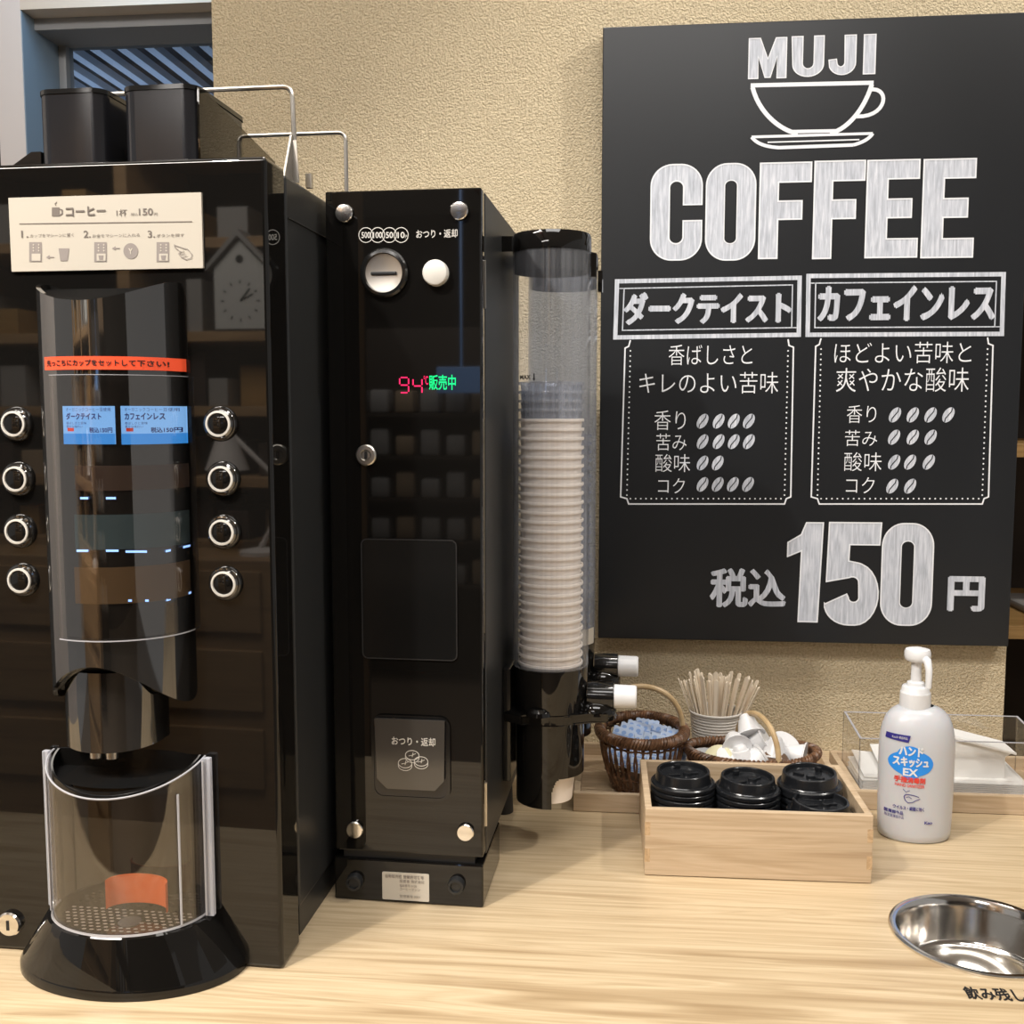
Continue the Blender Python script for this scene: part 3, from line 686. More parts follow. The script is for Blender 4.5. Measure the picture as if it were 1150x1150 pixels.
# lock
p = M(13, 1036, CV); bm = B(); lathe(bm, [(.0125, 0), (.0125, -.004), (.0110, -.006), (.005, -.0064), (0, -.0064)], (p.x, CV, p.z), 'y', 32); lk = part('lock', bm, 'chrome', m1)
bm = B(); box(bm, p.x-.0014, p.x+.0014, CV-.0070, CV-.0062, p.z-.005, p.z+.005); part('key_slot', bm, 'print_black', lk)
# instruction plaque
sx0, sx1, sz0, sz1 = M(11, 260, CV-.003).x, M(227, 260, CV-.003).x, M(120, 303, CV-.003).z, M(120, 219, CV-.003).z
bm = B(); box(bm, sx0, sx1, CV-.003, CV-.0002, sz0, sz1); sg = part('instruction_plaque', bm, 'cream_paper', m1, 'cream plaque with brown how-to-buy pictograms')
FS = lambda s, t: Vector((s, CV-.0034, t)); FS2 = lambda s, t: Vector((s, CV-.0037, t))
def sp(x, y): q = M(x, y, CV-.003); return (q.x, q.z)
def stext(bm, txt, x0, y0, x1, y1, bold=0, fn=FS, F=sp):
    ym, xm = (y0+y1)/2, (x0+x1)/2; text(bm, txt, F(x0, ym)[0], F(x1, ym)[0], F(xm, y1)[1], F(xm, y0)[1], fn, bold)
def srect(bm, x0, y0, x1, y1, fn=FS, F=sp): poly(bm, [F(x0, y0), F(x1, y0), F(x1, y1), F(x0, y1)], fn)
bm = B()
stext(bm, 'コーヒー', 74, 232, 119, 243, .045); stext(bm, '1杯', 131, 235, 143, 243, .008); stext(bm, '税込', 147, 239, 155, 242.5, .0); stext(bm, '150', 156, 234, 172, 242, .02); stext(bm, '円', 173, 239, 177, 242.5)
stroke(bm, [sp(22, 251.5), sp(216, 249)], .0008, FS)
for n_, x, tx, x1_ in (('1.', 24, 'カップをマシーンに置く', 83), ('2.', 94, 'お金をマシーンに入れる', 157), ('3.', 166, 'ボタンを押す', 207)):
    stext(bm, n_, x, 259, x+8, 267, .01); stext(bm, tx, x+10, 262.5, x1_, 266.5, .0)
srect(bm, 58.5, 233, 67, 243); stroke(bm, [sp(67, 235), sp(70, 236), sp(70, 240), sp(67, 242)], .0012, FS); stroke(bm, [sp(63, 231), sp(62, 229), sp(64, 227)], .0008, FS)
part('plaque_lettering', bm, 'print_brown', sg, nrm=False)
ink = lambda n_, b_: part(n_, b_, 'print_grey', sg, nrm=False)
FS3 = lambda s, t: Vector((s, CV-.0039, t))
for x in (33, 106, 176):
    bf = B(); srect(bf, x, 272, x+14, 294); mi_ = ink('machine_pictogram', bf)
    bl = B(); srect(bl, x+3, 285, x+13, 293, FS2)
    for i in range(2):
        for j in range(3): disc(bl, *sp(x+5+i*6, 275+j*3.3), .0008, FS2, 8)
    part('pictogram_window', bl, 'cream_paper', mi_, nrm=False)
    if x > 40: bf = B(); poly(bf, [sp(x+5, 287), sp(x+11, 287), sp(x+10, 292), sp(x+6, 292)], FS3); ink('cup_pictogram', bf)
bf = B(); poly(bf, [sp(66, 279), sp(78, 279), sp(76, 293), sp(68, 293)], FS); ink('cup_pictogram', bf)
for ax, ay in ((52, 289), (126, 279)):
    bf = B(); poly(bf, [sp(ax, ay), sp(ax+4, ay-2.5), sp(ax+4, ay-.5), sp(ax+9, ay-.5), sp(ax+9, ay+.5), sp(ax+4, ay+.5), sp(ax+4, ay+2.5)], FS); ink('arrow', bf)
bf = B(); disc(bf, *sp(147, 282), .0072, FS, 24); cp_ = ink('coin_pictogram', bf)
bl = B(); stext(bl, 'Y', 144.5, 279, 149.5, 285.5, .03, FS2); part('coin_letter', bl, 'cream_paper', cp_, nrm=False)
hand = [(196, 275), (198, 276), (205, 278.5), (211, 280), (216, 286), (215, 290), (209, 291.5), (204, 289), (201, 285), (203, 283), (197, 278)]
bf = B(); stroke(bf, [sp(*p) for p in hand], .0007, FS2, True)
for a, b_ in (((203, 283), (207, 282)), ((203, 286), (208, 284.5)), ((205, 289), (210, 287))): stroke(bf, [sp(*a), sp(*b_)], .0006, FS2)
ink('hand_pictogram', bf)
# hoppers, smoked cover, rail on top
for (x0, x1) in ((41, 116), (136, 220)):
    u0, u1 = M(x0, 140, .96).x, M(x1, 140, .96).x; zt = 1.747
    bm = B()
    for zz_, g in ((1.6725, .004), (1.741, 0)):
        pass
    rr = lambda g: rrect(u0+g, u1-g, .96+g, 1.085-g, .014)
    A = [bm.verts.new((x, y, 1.6725)) for x, y in rr(.0)]; C_ = [bm.verts.new((x, y, 1.742)) for x, y in rr(0)]
    for k in range(len(A)): bm.faces.new((A[k], A[(k+1) % len(A)], C_[(k+1) % len(A)], C_[k]))
    bm.faces.new(A); bm.faces.new(C_[::-1]); hp = part('bean_hopper', bm, 'smoke_plastic', m1, sharp=40)
    bm = B(); prism(bm, rrect(u0-.001, u1+.001, .959, 1.086, .015), XY, 1.7422, 1.7465); part('hopper_lid', bm, 'gloss_black_soft', hp)
bm = B(); prism(bm, [(.965, 1.6725), (1.165, 1.6725), (1.165, 1.722), (.975, 1.745), (.965, 1.745)], YZ, -.4275, -.4255)
prism(bm, [(-.60, 1.6725), (-.4275, 1.6725), (-.4275, 1.722), (-.60, 1.722)], XZ, 1.163, 1.165); part('smoked_cover', bm, 'smoke_glass', m1)
bm = B(); prism(bm, [(-.632, 1.6725), (-.59, 1.6725), (-.59, 1.692), (-.60, 1.692)], XZ, .97, 1.08); part('hopper_wedge', bm, 'gloss_black_soft', m1)
bm = B(); tube(bm, rounded([(-.60, 1.038, 1.764), (-.360, 1.038, 1.764), (-.358, 1.038, 1.68)], .010), .0024, 8)
part('wire_rail', bm, 'brushed_steel', m1)
bm = B(); tube(bm, rounded([(-.60, 1.222, 1.767), (-.360, 1.222, 1.767), (-.360, 1.222, 1.668)], .010), .0024, 8)
part('wire_rail', bm, 'brushed_steel', m1)
bm = B(); prism(bm, [(1.006, 1.669), (1.030, 1.669), (1.038, 1.715), (1.030, 1.715)], YZ, -.3605, -.3585)
prism(bm, [(-.366, 1.669), (-.352, 1.669), (-.354, 1.71), (-.358, 1.71)], XZ, 1.030, 1.032); box(bm, -.352, -.346, 1.05, 1.056, 1.668, 1.682)
part('rail_bracket', bm, 'brushed_steel', m1)

# ================================================================== COIN UNIT (frame m)
KV = 1.085
cu = thing('coin_payment_unit', 'narrow glossy black coin payment cabinet standing between coffee machine and cup tube', 'payment machine', (-.26, 1.2, .9), 'm')
bm = B(); box(bm, -.343, -.177, KV, KV+.018, .957, 1.671, .002, 2); kd = part('front_door', bm, 'gloss_black', cu)
bm = B(); box(bm, -.341, -.177, 1.109, 1.392, .951, 1.671, .002); part('body', bm, 'matte_black', cu)
bm = B(); box(bm, -.339, -.186, KV+.018, 1.109, .96, 1.665); part('door_gasket', bm, 'print_black', cu)
bm = B(); box(bm, -.345, -.177, KV, 1.21, .9005, .9485, .002, 2); part('base', bm, 'gloss_black', cu)
bm = B(); box(bm, -.335, -.187, KV+.005, 1.20, .9485, .957); part('base_gap', bm, 'print_black', cu)
bm = B(); lathe(bm, [(.014, .9005), (.012, .951)], (-.195, 1.365, 0)); lathe(bm, [(.014, .9005), (.012, .951)], (-.32, 1.365, 0)); part('rear_foot', bm, 'rubber_black', cu)
bm = B()
for z0_, z1_ in ((1.55, 1.60), (.985, 1.035)): box(bm, -.181, -.1755, KV+.0185, KV+.0215, z0_, z1_, .0005)
part('hinge', bm, 'brushed_steel', cu)
def kp(x, y): q = M(x, y, KV); return (q.x, q.z)
FK = lambda s, t: Vector((s, KV-.0004, t)); FK2 = lambda s, t: Vector((s, KV-.0007, t))
for x, y in ((387, 240), (516, 237), (399, 931), (523, 934)):
    s, t = kp(x, y); bm = B(); lathe(bm, [(.0095, -.0002), (.0095, -.0034), (.0086, -.0046), (0, -.0050)], (s, KV, t), 'y', 32); part('bolt', bm, 'chrome', kd, sharp=18)
s, t = kp(432, 307); bm = B(); lathe(bm, [(.0255, 0), (.0255, -.004), (.0235, -.0065), (.0205, -.0068), (.0195, -.003)], (s, KV, t), 'y', 48); ci = part('coin_inlet', bm, 'gloss_black_soft', kd)
bm = B(); lathe(bm, [(.0196, -.001), (.0196, -.004), (.012, -.003), (0, -.0026)], (s, KV, t), 'y', 48); part('inlet_dish', bm, 'brushed_steel', ci)
bm = B(); box(bm, s-.0135, s+.0135, KV-.0062, KV-.003, t-.0022, t+.0012, .0006); part('coin_slot', bm, 'print_black', ci)
s, t = kp(490, 307); bm = B(); lathe(bm, [(.0135, 0), (.0135, -.006), (.0125, -.009), (.0100, -.0102), (0, -.0106)], (s, KV, t), 'y', 40); part('return_button', bm, 'button_white', kd, 'round white return button')
s, t = kp(412, 511); bm = B(); lathe(bm, [(.0112, 0), (.0112, -.004), (.0098, -.0055), (.006, -.0056), (.0045, -.004), (0, -.004)], (s, KV, t), 'y', 36); lk = part('lock', bm, 'brushed_steel', kd)
bm = B(); box(bm, s-.0012, s+.0012, KV-.0062, KV-.0046, t-.004, t+.004); part('key_slot', bm, 'print_black', lk)
bm = B()
for k, tx in enumerate(('500', '100', '50', '10')):
    x = 411+k*13.2; s, t = kp(x, 264); stroke(bm, circle_pts(s, t, .0076), .0008, FK, True); stext(bm, tx, x-(5 if k < 2 else 4), 260.5, x+(5 if k < 2 else 4), 267.5, .02, FK, kp)
stext(bm, '円', 455, 264, 458.5, 268, 0, FK, kp); stext(bm, 'おつり・返却', 467.5, 258, 514, 267.5, .015, FK, kp)
part('printed_lettering', bm, 'print_white', kd, 'white printed coin values and wording', nrm=False)
# LED display
bm = B(); srect(bm, 404, 420, 512, 462, FK, kp); dpn = part('display_window', bm, 'gloss_black', kd, nrm=False)
bm = B(); 
def seg(bm, x, y, on, w_=10, h_=17):
    S = {'a': ((0, 0), (1, 0)), 'b': ((1, 0), (1, .5)), 'c': ((1, .5), (1, 1)), 'd': ((0, 1), (1, 1)), 'e': ((0, .5), (0, 1)), 'f': ((0, 0), (0, .5)), 'g': ((0, .5), (1, .5))}
    for c_ in on:
        (a_, b0), (c0, d0) = S[c_]
        dx, dy = (c0-a_)*w_, (d0-b0)*h_; p = (x+a_*w_+dx*.12, y+b0*h_+dy*.12); q = (x+c0*w_-dx*.12, y+d0*h_-dy*.12)
        stroke(bm, [kp(*p), kp(*q)], .0014, FK2)
seg(bm, 449, 424, 'abcdfg'); seg(bm, 464, 425, 'bcfg'); stext(bm, '°C', 476, 422, 481, 432, .0, FK2, kp)
part('temperature_digits', bm, 'led_red', dpn, 'red glowing digits 94', nrm=False)
bm = B(); stext(bm, '販売中', 482, 421, 512, 438, .01, FK2, kp); part('status_characters', bm, 'led_green', dpn, 'green glowing on-sale characters', nrm=False)
# dark access panel
s0, s1, t0, t1 = kp(407, 672)[0], kp(513, 672)[0], kp(460, 740)[1], kp(460, 606)[1]
bm = B(); prism(bm, rrect(s0, s1, t0, t1, .006), XZ, KV-.0012, KV-.0002); ap = part('access_panel', bm, 'gloss_black_soft', kd)
bm = B(); stroke(bm, rrect(s0, s1, t0, t1, .006), .0014, lambda s, t: Vector((s, KV-.0015, t)), True); part('panel_groove', bm, 'rubber_black', ap, nrm=False)
# coin return flap
s0, s1, t0, t1 = kp(418, 850)[0], kp(506, 850)[0], kp(460, 897)[1], kp(460, 803)[1]
bm = B(); A = rrect(s0, s1, t0, t1, .012); I = rrect(s0+.003, s1-.003, t0+.003, t1-.003, .010)
fillband(bm, A, I, lambda s, t: Vector((s, KV-.004 if False else KV-.003, t))); va = [bm.verts.new((p[0], KV, p[1])) for p in A]; 
part('return_frame', bm, 'gloss_black_soft', kd, nrm=False)
bm = B(); prism(bm, rrect(s0+.003, s1-.003, t0+.003, t1-.001, .009), XZ, KV-.0022, KV-.0004); part('return_recess', bm, 'smoke_plastic', kd)
bm = B(); prism(bm, [(s0+.005, t1-.003), (s1-.005, t1-.003), (s1-.006, t0+.024), (s1-.016, t0+.013), (s0+.018, t0+.013), (s0+.007, t0+.024)], XZ, KV-.0075, KV-.0045); fl = part('return_flap', bm, 'flap_grey', kd)
FF = lambda s, t: Vector((s, KV-.0079, t)); FF2 = lambda s, t: Vector((s, KV-.0082, t))
def kq(x, y): q = M(x, y, KV-.0075); return (q.x, q.z)
bm = B(); stext(bm, 'おつり・返却', 440, 828, 489, 837.5, .015, FF, kq)
for x, y in ((455, 857), (463, 848), (473, 855)):
    s, t = kq(x, y); stroke(bm, circle_pts(s, t, .0075, 24, .0052), .0008, FF, True); stroke(bm, [(s-.0075, t), (s-.0075, t-.003)] + [(s+.0075*math.cos(PI+PI*k/10), t-.003+.0052*math.sin(PI+PI*k/10)) for k in range(11)] + [(s+.0075, t)], .0007, FF)
    stroke(bm, [(s-.004, t-.001), (s, t), (s+.004, t+.002)], .0006, FF); stroke(bm, [(s, t-.002), (s+.001, t+.003)], .0006, FF)
part('flap_lettering', bm, 'print_white', fl, 'white wording and coin drawing', nrm=False)
# base sticker and screw feet
s0, s1, t0, t1 = kp(429.5, 995)[0], kp(482, 995)[0], kp(455, 1011)[1], kp(455, 980)[1]
bm = B(); prism(bm, rrect(s0, s1, t0, t1, .0015), XZ, KV-.0006, KV-.0001); st = part('information_sticker', bm, 'sticker_paper', cu, 'small cream sticker with fine print')
FB = lambda s, t: Vector((s, KV-.0010, t))
bm = B(); stext(bm, '自動販売機 営業許可番号', 433, 982.5, 476, 986.5, .01, FB, kp); stext(bm, '設置者 株式会社', 449, 988, 477, 991.5, 0, FB, kp); stext(bm, '電話番号 0120', 449, 993, 468, 996, 0, FB, kp); stext(bm, 'コーヒーマシン', 449, 997, 472, 1000, 0, FB, kp); stext(bm, '管理番号 0001', 449, 1005, 472, 1008, 0, FB, kp)
part('sticker_print', bm, 'print_grey', st, nrm=False)
for x, y in ((399, 989), (513, 993)):
    s, t = kp(x, y); bm = B(); lathe(bm, [(.0095, 0), (.0095, -.003), (.0085, -.008), (.006, -.0085), (.0055, -.006), (0, -.006)], (s, KV, t), 'y', 28); part('screw_cap', bm, 'matte_black', cu)

# ================================================================== CUP DISPENSERS
TU = -.121
def dispenser(v0, label, tm, zl):
    d = thing('cup_dispenser', label, 'cup dispenser', (TU, v0, .962), 'm')
    bm = B(); lathe(bm, [(.0450, 1.133), (.0450, 1.632), (.0465, 1.632), (.0465, 1.133), (.0450, 1.133)], (TU, v0, 0), n=56); part('clear_tube', bm, tm, d, sharp=50)
    bm = B(); lathe(bm, [(.0470, 1.629), (.0470, 1.645), (.0455, 1.650), (.030, 1.6535), (0, 1.6545), (0, 1.652), (.0440, 1.643), (.0440, 1.629), (.0470, 1.629)], (TU, v0, 0), n=56)
    box(bm, TU-.062, TU-.043, v0-.030, v0-.026, 1.628, 1.646, .001); part('tube_lid', bm, 'gloss_black', d)
    bm = B(); lathe(bm, [(.0438, 1.606), (.0438, 1.630), (.0448, 1.630), (.0448, 1.606)], (TU, v0, 0), n=48); part('lid_collar', bm, 'gloss_black_soft', d)
    bm = B(); prism(bm, [(v0-.008, 1.600), (v0+.008, 1.600), (v0+.006, 1.628), (v0-.006, 1.628)], YZ, TU+.047, TU+.053); part('clasp', bm, 'gloss_black', d)
    bm = B(); lathe(bm, [(.0440, 1.078), (.0462, 1.128), (.0462, 1.132), (.0420, 1.132), (.0420, 1.078)], (TU, v0, 0), n=56); part('cup_holder', bm, 'gloss_black', d, sharp=50)
    # lower sleeve with the cut-out at its lower right
    bm = B(); n = 180; rr_ = .0420; zl_ = [.962+.0017*k for k in range(26)] + [1.03, 1.07]
    def isopen(k, j):
        a_ = 360*(k+.5)/n; zc = (zl_[j]+zl_[j+1])/2
        if zc > 1.000: return False
        q = max(0, (zc-.975)/.025); lo = 278+17*(1-math.sqrt(max(0, 1-q*q))); return a_ > lo or a_ < 70
    R0 = [[bm.verts.new((TU+r_*math.cos(2*PI*k/n), v0+r_*math.sin(2*PI*k/n), z_)) for k in range(n)] for r_ in (rr_, rr_-.0018) for z_ in zl_]
    L_ = len(zl_)
    for j in range(L_-1):
        for k in range(n):
            if isopen(k, j): continue
            bm.faces.new((R0[j][k], R0[j][(k+1) % n], R0[j+1][(k+1) % n], R0[j+1][k])); bm.faces.new((R0[L_+j][k], R0[L_+j+1][k], R0[L_+j+1][(k+1) % n], R0[L_+j][(k+1) % n]))
    for k in range(n):
        if not isopen(k, 0): bm.faces.new((R0[0][k], R0[L_][k], R0[L_][(k+1) % n], R0[0][(k+1) % n]))
    part('lower_sleeve', bm, 'gloss_black', d, sharp=50)
    # bracket plate
    bm = B(); P_ = [(TU-.054, v0-.030), (TU-.030, v0-.046)] + [(TU+.046*math.cos(math.radians(a_)), v0+.046*math.sin(math.radians(a_))) for a_ in range(-125, -40, 10)] + [(TU+.052, v0-.022), (TU+.072, v0-.020), (TU+.072, v0+.020), (TU+.046, v0+.030), (TU-.030, v0+.046), (TU-.054, v0+.030)]
    prism(bm, P_, XY, 1.066, 1.078); bmesh.ops.bevel(bm, geom=bm.edges[:], offset=.0015, segments=2, affect='EDGES'); part('bracket_plate', bm, 'gloss_black', d)
    bm = B(); lathe(bm, [(.016, 1.078), (.015, 1.083), (.011, 1.0865), (0, 1.0875)], (TU-.010, v0-.037, 0)); part('bracket_boss', bm, 'gloss_black', d)
    bm = B(); lathe(bm, [(0, TU+.046), (.0155, TU+.046), (.0165, TU+.054), (.0165, TU+.078), (0, TU+.078)], (0, v0, zl), 'x', 32); part('lever_housing', bm, 'gloss_black_soft', d)
    bm = B(); lathe(bm, [(.026, 1.066), (.0275, 1.070), (.0270, 1.078), (.022, 1.086), (.012, 1.092), (0, 1.094)], (TU+.056, v0, 0), n=40, sx=.95, sy=.8); part('lever_dome', bm, 'gloss_black', d)
    bm = B(); lathe(bm, [(.0130, TU+.078), (.0145, TU+.079), (.0140, TU+.104), (.0125, TU+.106), (0, TU+.106)], (0, v0, zl), 'x', 32); part('lever_knob', bm, 'white_plastic', d, 'white round release knob')
    bm = B(); box(bm, TU-.0555, TU-.046, v0-.028, v0+.028, .99, 1.13, .001); part('mounting_plate', bm, 'gloss_black_soft', d)
    return d
V1, V2 = 1.262, 1.418
d1 = dispenser(V1, 'front clear tube cup dispenser full of cream paper cups, white knob at its foot', 'tube_acrylic', 1.094)
bm = B(); fnT = lambda s, t: Vector((s, V1-math.sqrt(max(0, .0467**2-(s-TU)**2)), t))
p0, p1 = M(583, 424, V1-.04).x, M(598, 424, V1-.04).x; z0_, z1_ = M(590, 426, V1-.04).z, M(590, 421, V1-.04).z
text(bm, 'MAX', p0, p1-.002, z0_, z1_, fnT, .03); s = p1+.0022; stroke(bm, [(s, z1_+.0015), (s, z0_)], .0014, fnT); poly(bm, [(s-.002, z0_+.001), (s+.002, z0_+.001), (s, z0_-.002)], fnT)
part('fill_mark', bm, 'print_black', d1, 'small black MAX arrow print', nrm=False)
d2 = dispenser(V2, 'rear clear tube cup dispenser, mostly hidden behind the front one', 'tube_acrylic_rear', 1.094)
bm = B(); lathe(bm, [(.0468, 1.128), (.0468, 1.150)], (TU, V2, 0), n=24, a0=math.radians(-75), a1=math.radians(-15)); part('tube_sticker', bm, 'cream_paper', d2, 'small white sticker')
# cups
def cup_bm(c, h=.088, rt=.0395, rb=.0275):
    bm = B(); r1 = rt-.0022
    lathe(bm, [(0, -h+.004), (rb-.001, -h+.004), (rb-.0005, -h), (rb, -h), (r1, -.0035), (rt, -.0035), (rt+.0004, -.0015), (rt, 0), (rt-.0018, 0), (r1-.001, -.004), (rb-.0008, -h+.005), (0, -h+.005)], c, n=44)
    return bm
ORD = ['', 'topmost', 'second', 'third', 'fourth', 'fifth', 'sixth', 'seventh', 'eighth', 'ninth', 'tenth', 'eleventh', 'twelfth', 'thirteenth', 'fourteenth', 'fifteenth', 'sixteenth', 'seventeenth', 'eighteenth', 'nineteenth', 'twentieth', 'twenty-first', 'twenty-second', 'twenty-third', 'twenty-fourth', 'twenty-fifth', 'twenty-sixth', 'twenty-seventh', 'twenty-eighth', 'twenty-ninth', 'thirtieth'] + ['%dth' % k for k in range(31, 50)]
def cup_stack(v0, zb, n, pitch, m_, labels, grp, name='paper_cup', cat='paper cup', **kw):
    first = None
    for k in range(n):
        z = zb+k*pitch; lb = labels[0] if k == 0 else labels[2] if k == n-1 else ORD[n-k]+' from the top, '+labels[1]
        g = grp
        if first is None: first = solo(name, cup_bm((TU, v0, z), **kw), m_, lb, cat, (TU, v0, z), 'm', g, sharp=40)
        else: dup(first, EU*TU+EV*v0+Vector((0, 0, z)), first.rotation_euler[:], lb)
cup_stack(V1, 1.137, 28, .01098, 'cup_paper', ('lowest cream paper cup of the stack in the front tube', 'cream paper cup in the front tube stack', 'topmost cream paper cup of the front tube, just under the clear cups'), 'cream paper cups in the front tube')
cup_stack(V1, 1.4455, 4, .0105, 'clear_cup', ('lowest clear plastic cup, resting in the top cream cup of the front tube', 'clear plastic cup of the four above the cream cups', 'topmost clear plastic cup in the front tube'), 'clear plastic cups in the front tube', 'plastic_cup', 'plastic cup')
cup_stack(V2, 1.137, 26, .01098, 'clear_cup', ('lowest clear plastic cup in the rear tube', 'clear plastic cup in the rear tube stack', 'topmost clear plastic cup in the rear tube'), 'clear plastic cups in the rear tube', 'plastic_cup', 'plastic cup')
solo('paper_cup', cup_bm((TU, V1, 1.052)), 'cup_paper', 'cream paper cup showing through the cut-out of the black sleeve under the front tube', 'paper cup', (TU, V1, 1.052), 'm', sharp=40)

# ================================================================== TRAYS
def tray(name, label, x0, x1, y0, y1, rot=0, m_='pine_wood'):
    c_ = (x0, y0, .9); t_ = thing(name, label, 'tray', c_, rot=rot); w_ = .009; z0_, z1_ = .9005, .926
    bm = B(); box(bm, x0+w_, x1-w_, y0+w_, y1-w_, z0_+.002, z0_+.007); part('tray_base', bm, m_, t_)
    for a_ in ((x0, x1, y0, y0+w_), (x0, x1, y1-w_, y1), (x0, x0+w_, y0+w_, y1-w_), (x1-w_, x1, y0+w_, y1-w_)):
        bm = B(); box(bm, a_[0], a_[1], a_[2], a_[3], z0_, z1_, .0008); part('tray_side', bm, m_, t_)
    return t_
tray('wooden_tray', 'shallow pale wooden tray under the two wicker baskets', -.052, .321, 1.380, 1.605)
tray('wooden_tray', 'shallow pale wooden tray under the clear acrylic napkin box', .331, .72, 1.425, 1.600)

# ================================================================== LID BOX
bx = thing('wooden_box', 'open pale pine box holding stacks of black cup lids', 'box', (.039, 1.190, .9), rot=.012)
BX0, BX1, BY0, BY1, BZ = .039, .2985, 1.190, 1.366, .981; th = .008
bm = B(); box(bm, BX0+th, BX1-th, BY0+th, BY1-th, .9015, .906); part('box_base', bm, 'pine_wood', bx)
bm = B(); box(bm, BX0, BX1, BY0, BY0+th, .9008, BZ, .0008); bf_ = part('box_side', bm, 'pine_wood', bx, 'front board of the box')
bm = B(); box(bm, BX0, BX1, BY1-th, BY1, .9008, BZ, .0008); part('box_side', bm, 'pine_wood', bx)
bm = B(); box(bm, BX0, BX0+th, BY0+th, BY1-th, .9008, BZ, .0008); part('box_side', bm, 'pine_wood', bx)
bm = B(); box(bm, BX1-th, BX1, BY0+th, BY1-th, .9008, BZ, .0008); part('box_side', bm, 'pine_wood', bx)
hz = (BZ-.9008)/5
for xa in (BX0-.0001, BX1-th+.002):
    bm = B()
    for k in (1, 3): box(bm, xa, xa+th-.002+.0002, BY0-.0002, BY0+.004, .9008+k*hz, .9008+(k+1)*hz)
    part('finger_joints', bm, 'pine_end', bf_, 'darker end-grain finger joints')
# lids
def lid_bm(c):
    bm = B(); lathe(bm, [(0, .0128), (.012, .0125), (.0260, .0120), (.0282, .0128), (.0292, .0178), (.0298, .0184), (.0318, .0184), (.0326, .0176), (.0345, .0062), (.0352, .0052), (.0380, .0050), (.0392, .0040), (.0398, .0034), (.0402, .0014), (.0398, -.0008), (.0388, -.0008), (.0380, .0030), (.0345, .0035), (.0312, .0168), (.0304, .0168), (.0290, .0112), (0, .0110)], c, n=48)
    return bm
LIDN = {}; ORD_L = ['', '', 'second', 'third', 'fourth', 'fifth', 'sixth', 'seventh', 'eighth', 'ninth']
def lid_stack(x, y, ztop, n, where, rz, tilt=0):
    pitch = .0074
    for k in range(n):
        z = ztop-.0184-(n-1-k)*pitch
        pos = 'topmost' if k == n-1 else 'lowest' if k == 0 else ORD_L[n-k]+' from the top,'
        lb = f'{pos} black plastic cup lid of the {where}'
        rot_ = (tilt, 0, rz+k*1.3)
        if k == n-1: rot_ = (tilt+.02, 0, rz)
        if 'a' not in LIDN:
            t_ = thing('takeaway_lid', lb, 'cup lid', (x, y, z), 'w', 'black cup lids in the wooden box')
            part('lid_shell', lid_bm((x, y, z)), 'lid_black', t_, sharp=24)
            bm = B(); box(bm, x-.004, x+.004, y+.019, y+.0235, z+.0120, z+.0180, .001); lathe(bm, [(.006, .0122), (.0052, .0160), (0, .0163)], (x+.004, y-.004, z), n=16); box(bm, x-.020, x-.006, y-.006, y-.002, z+.0120, z+.0150, .0008); box(bm, x+.009, x+.019, y-.004, y+.004, z+.0120, z+.0146, .001)
            part('drink_tab', bm, 'lid_black', t_)
            t_.rotation_euler = rot_; LIDN['a'] = t_
        else:
            o = dup(LIDN['a'], (x, y, z), rot_, lb); o['group'] = 'black cup lids in the wooden box'
lid_stack(.088, 1.277, .9995, 9, 'left stack', .3)
lid_stack(.1665, 1.275, .9950, 9, 'middle stack', .6)
lid_stack(.245, 1.294, .9965, 9, 'tall back right stack', -.7, .03)
lid_stack(.2485, 1.240, .9805, 5, 'low front right stack', .2)

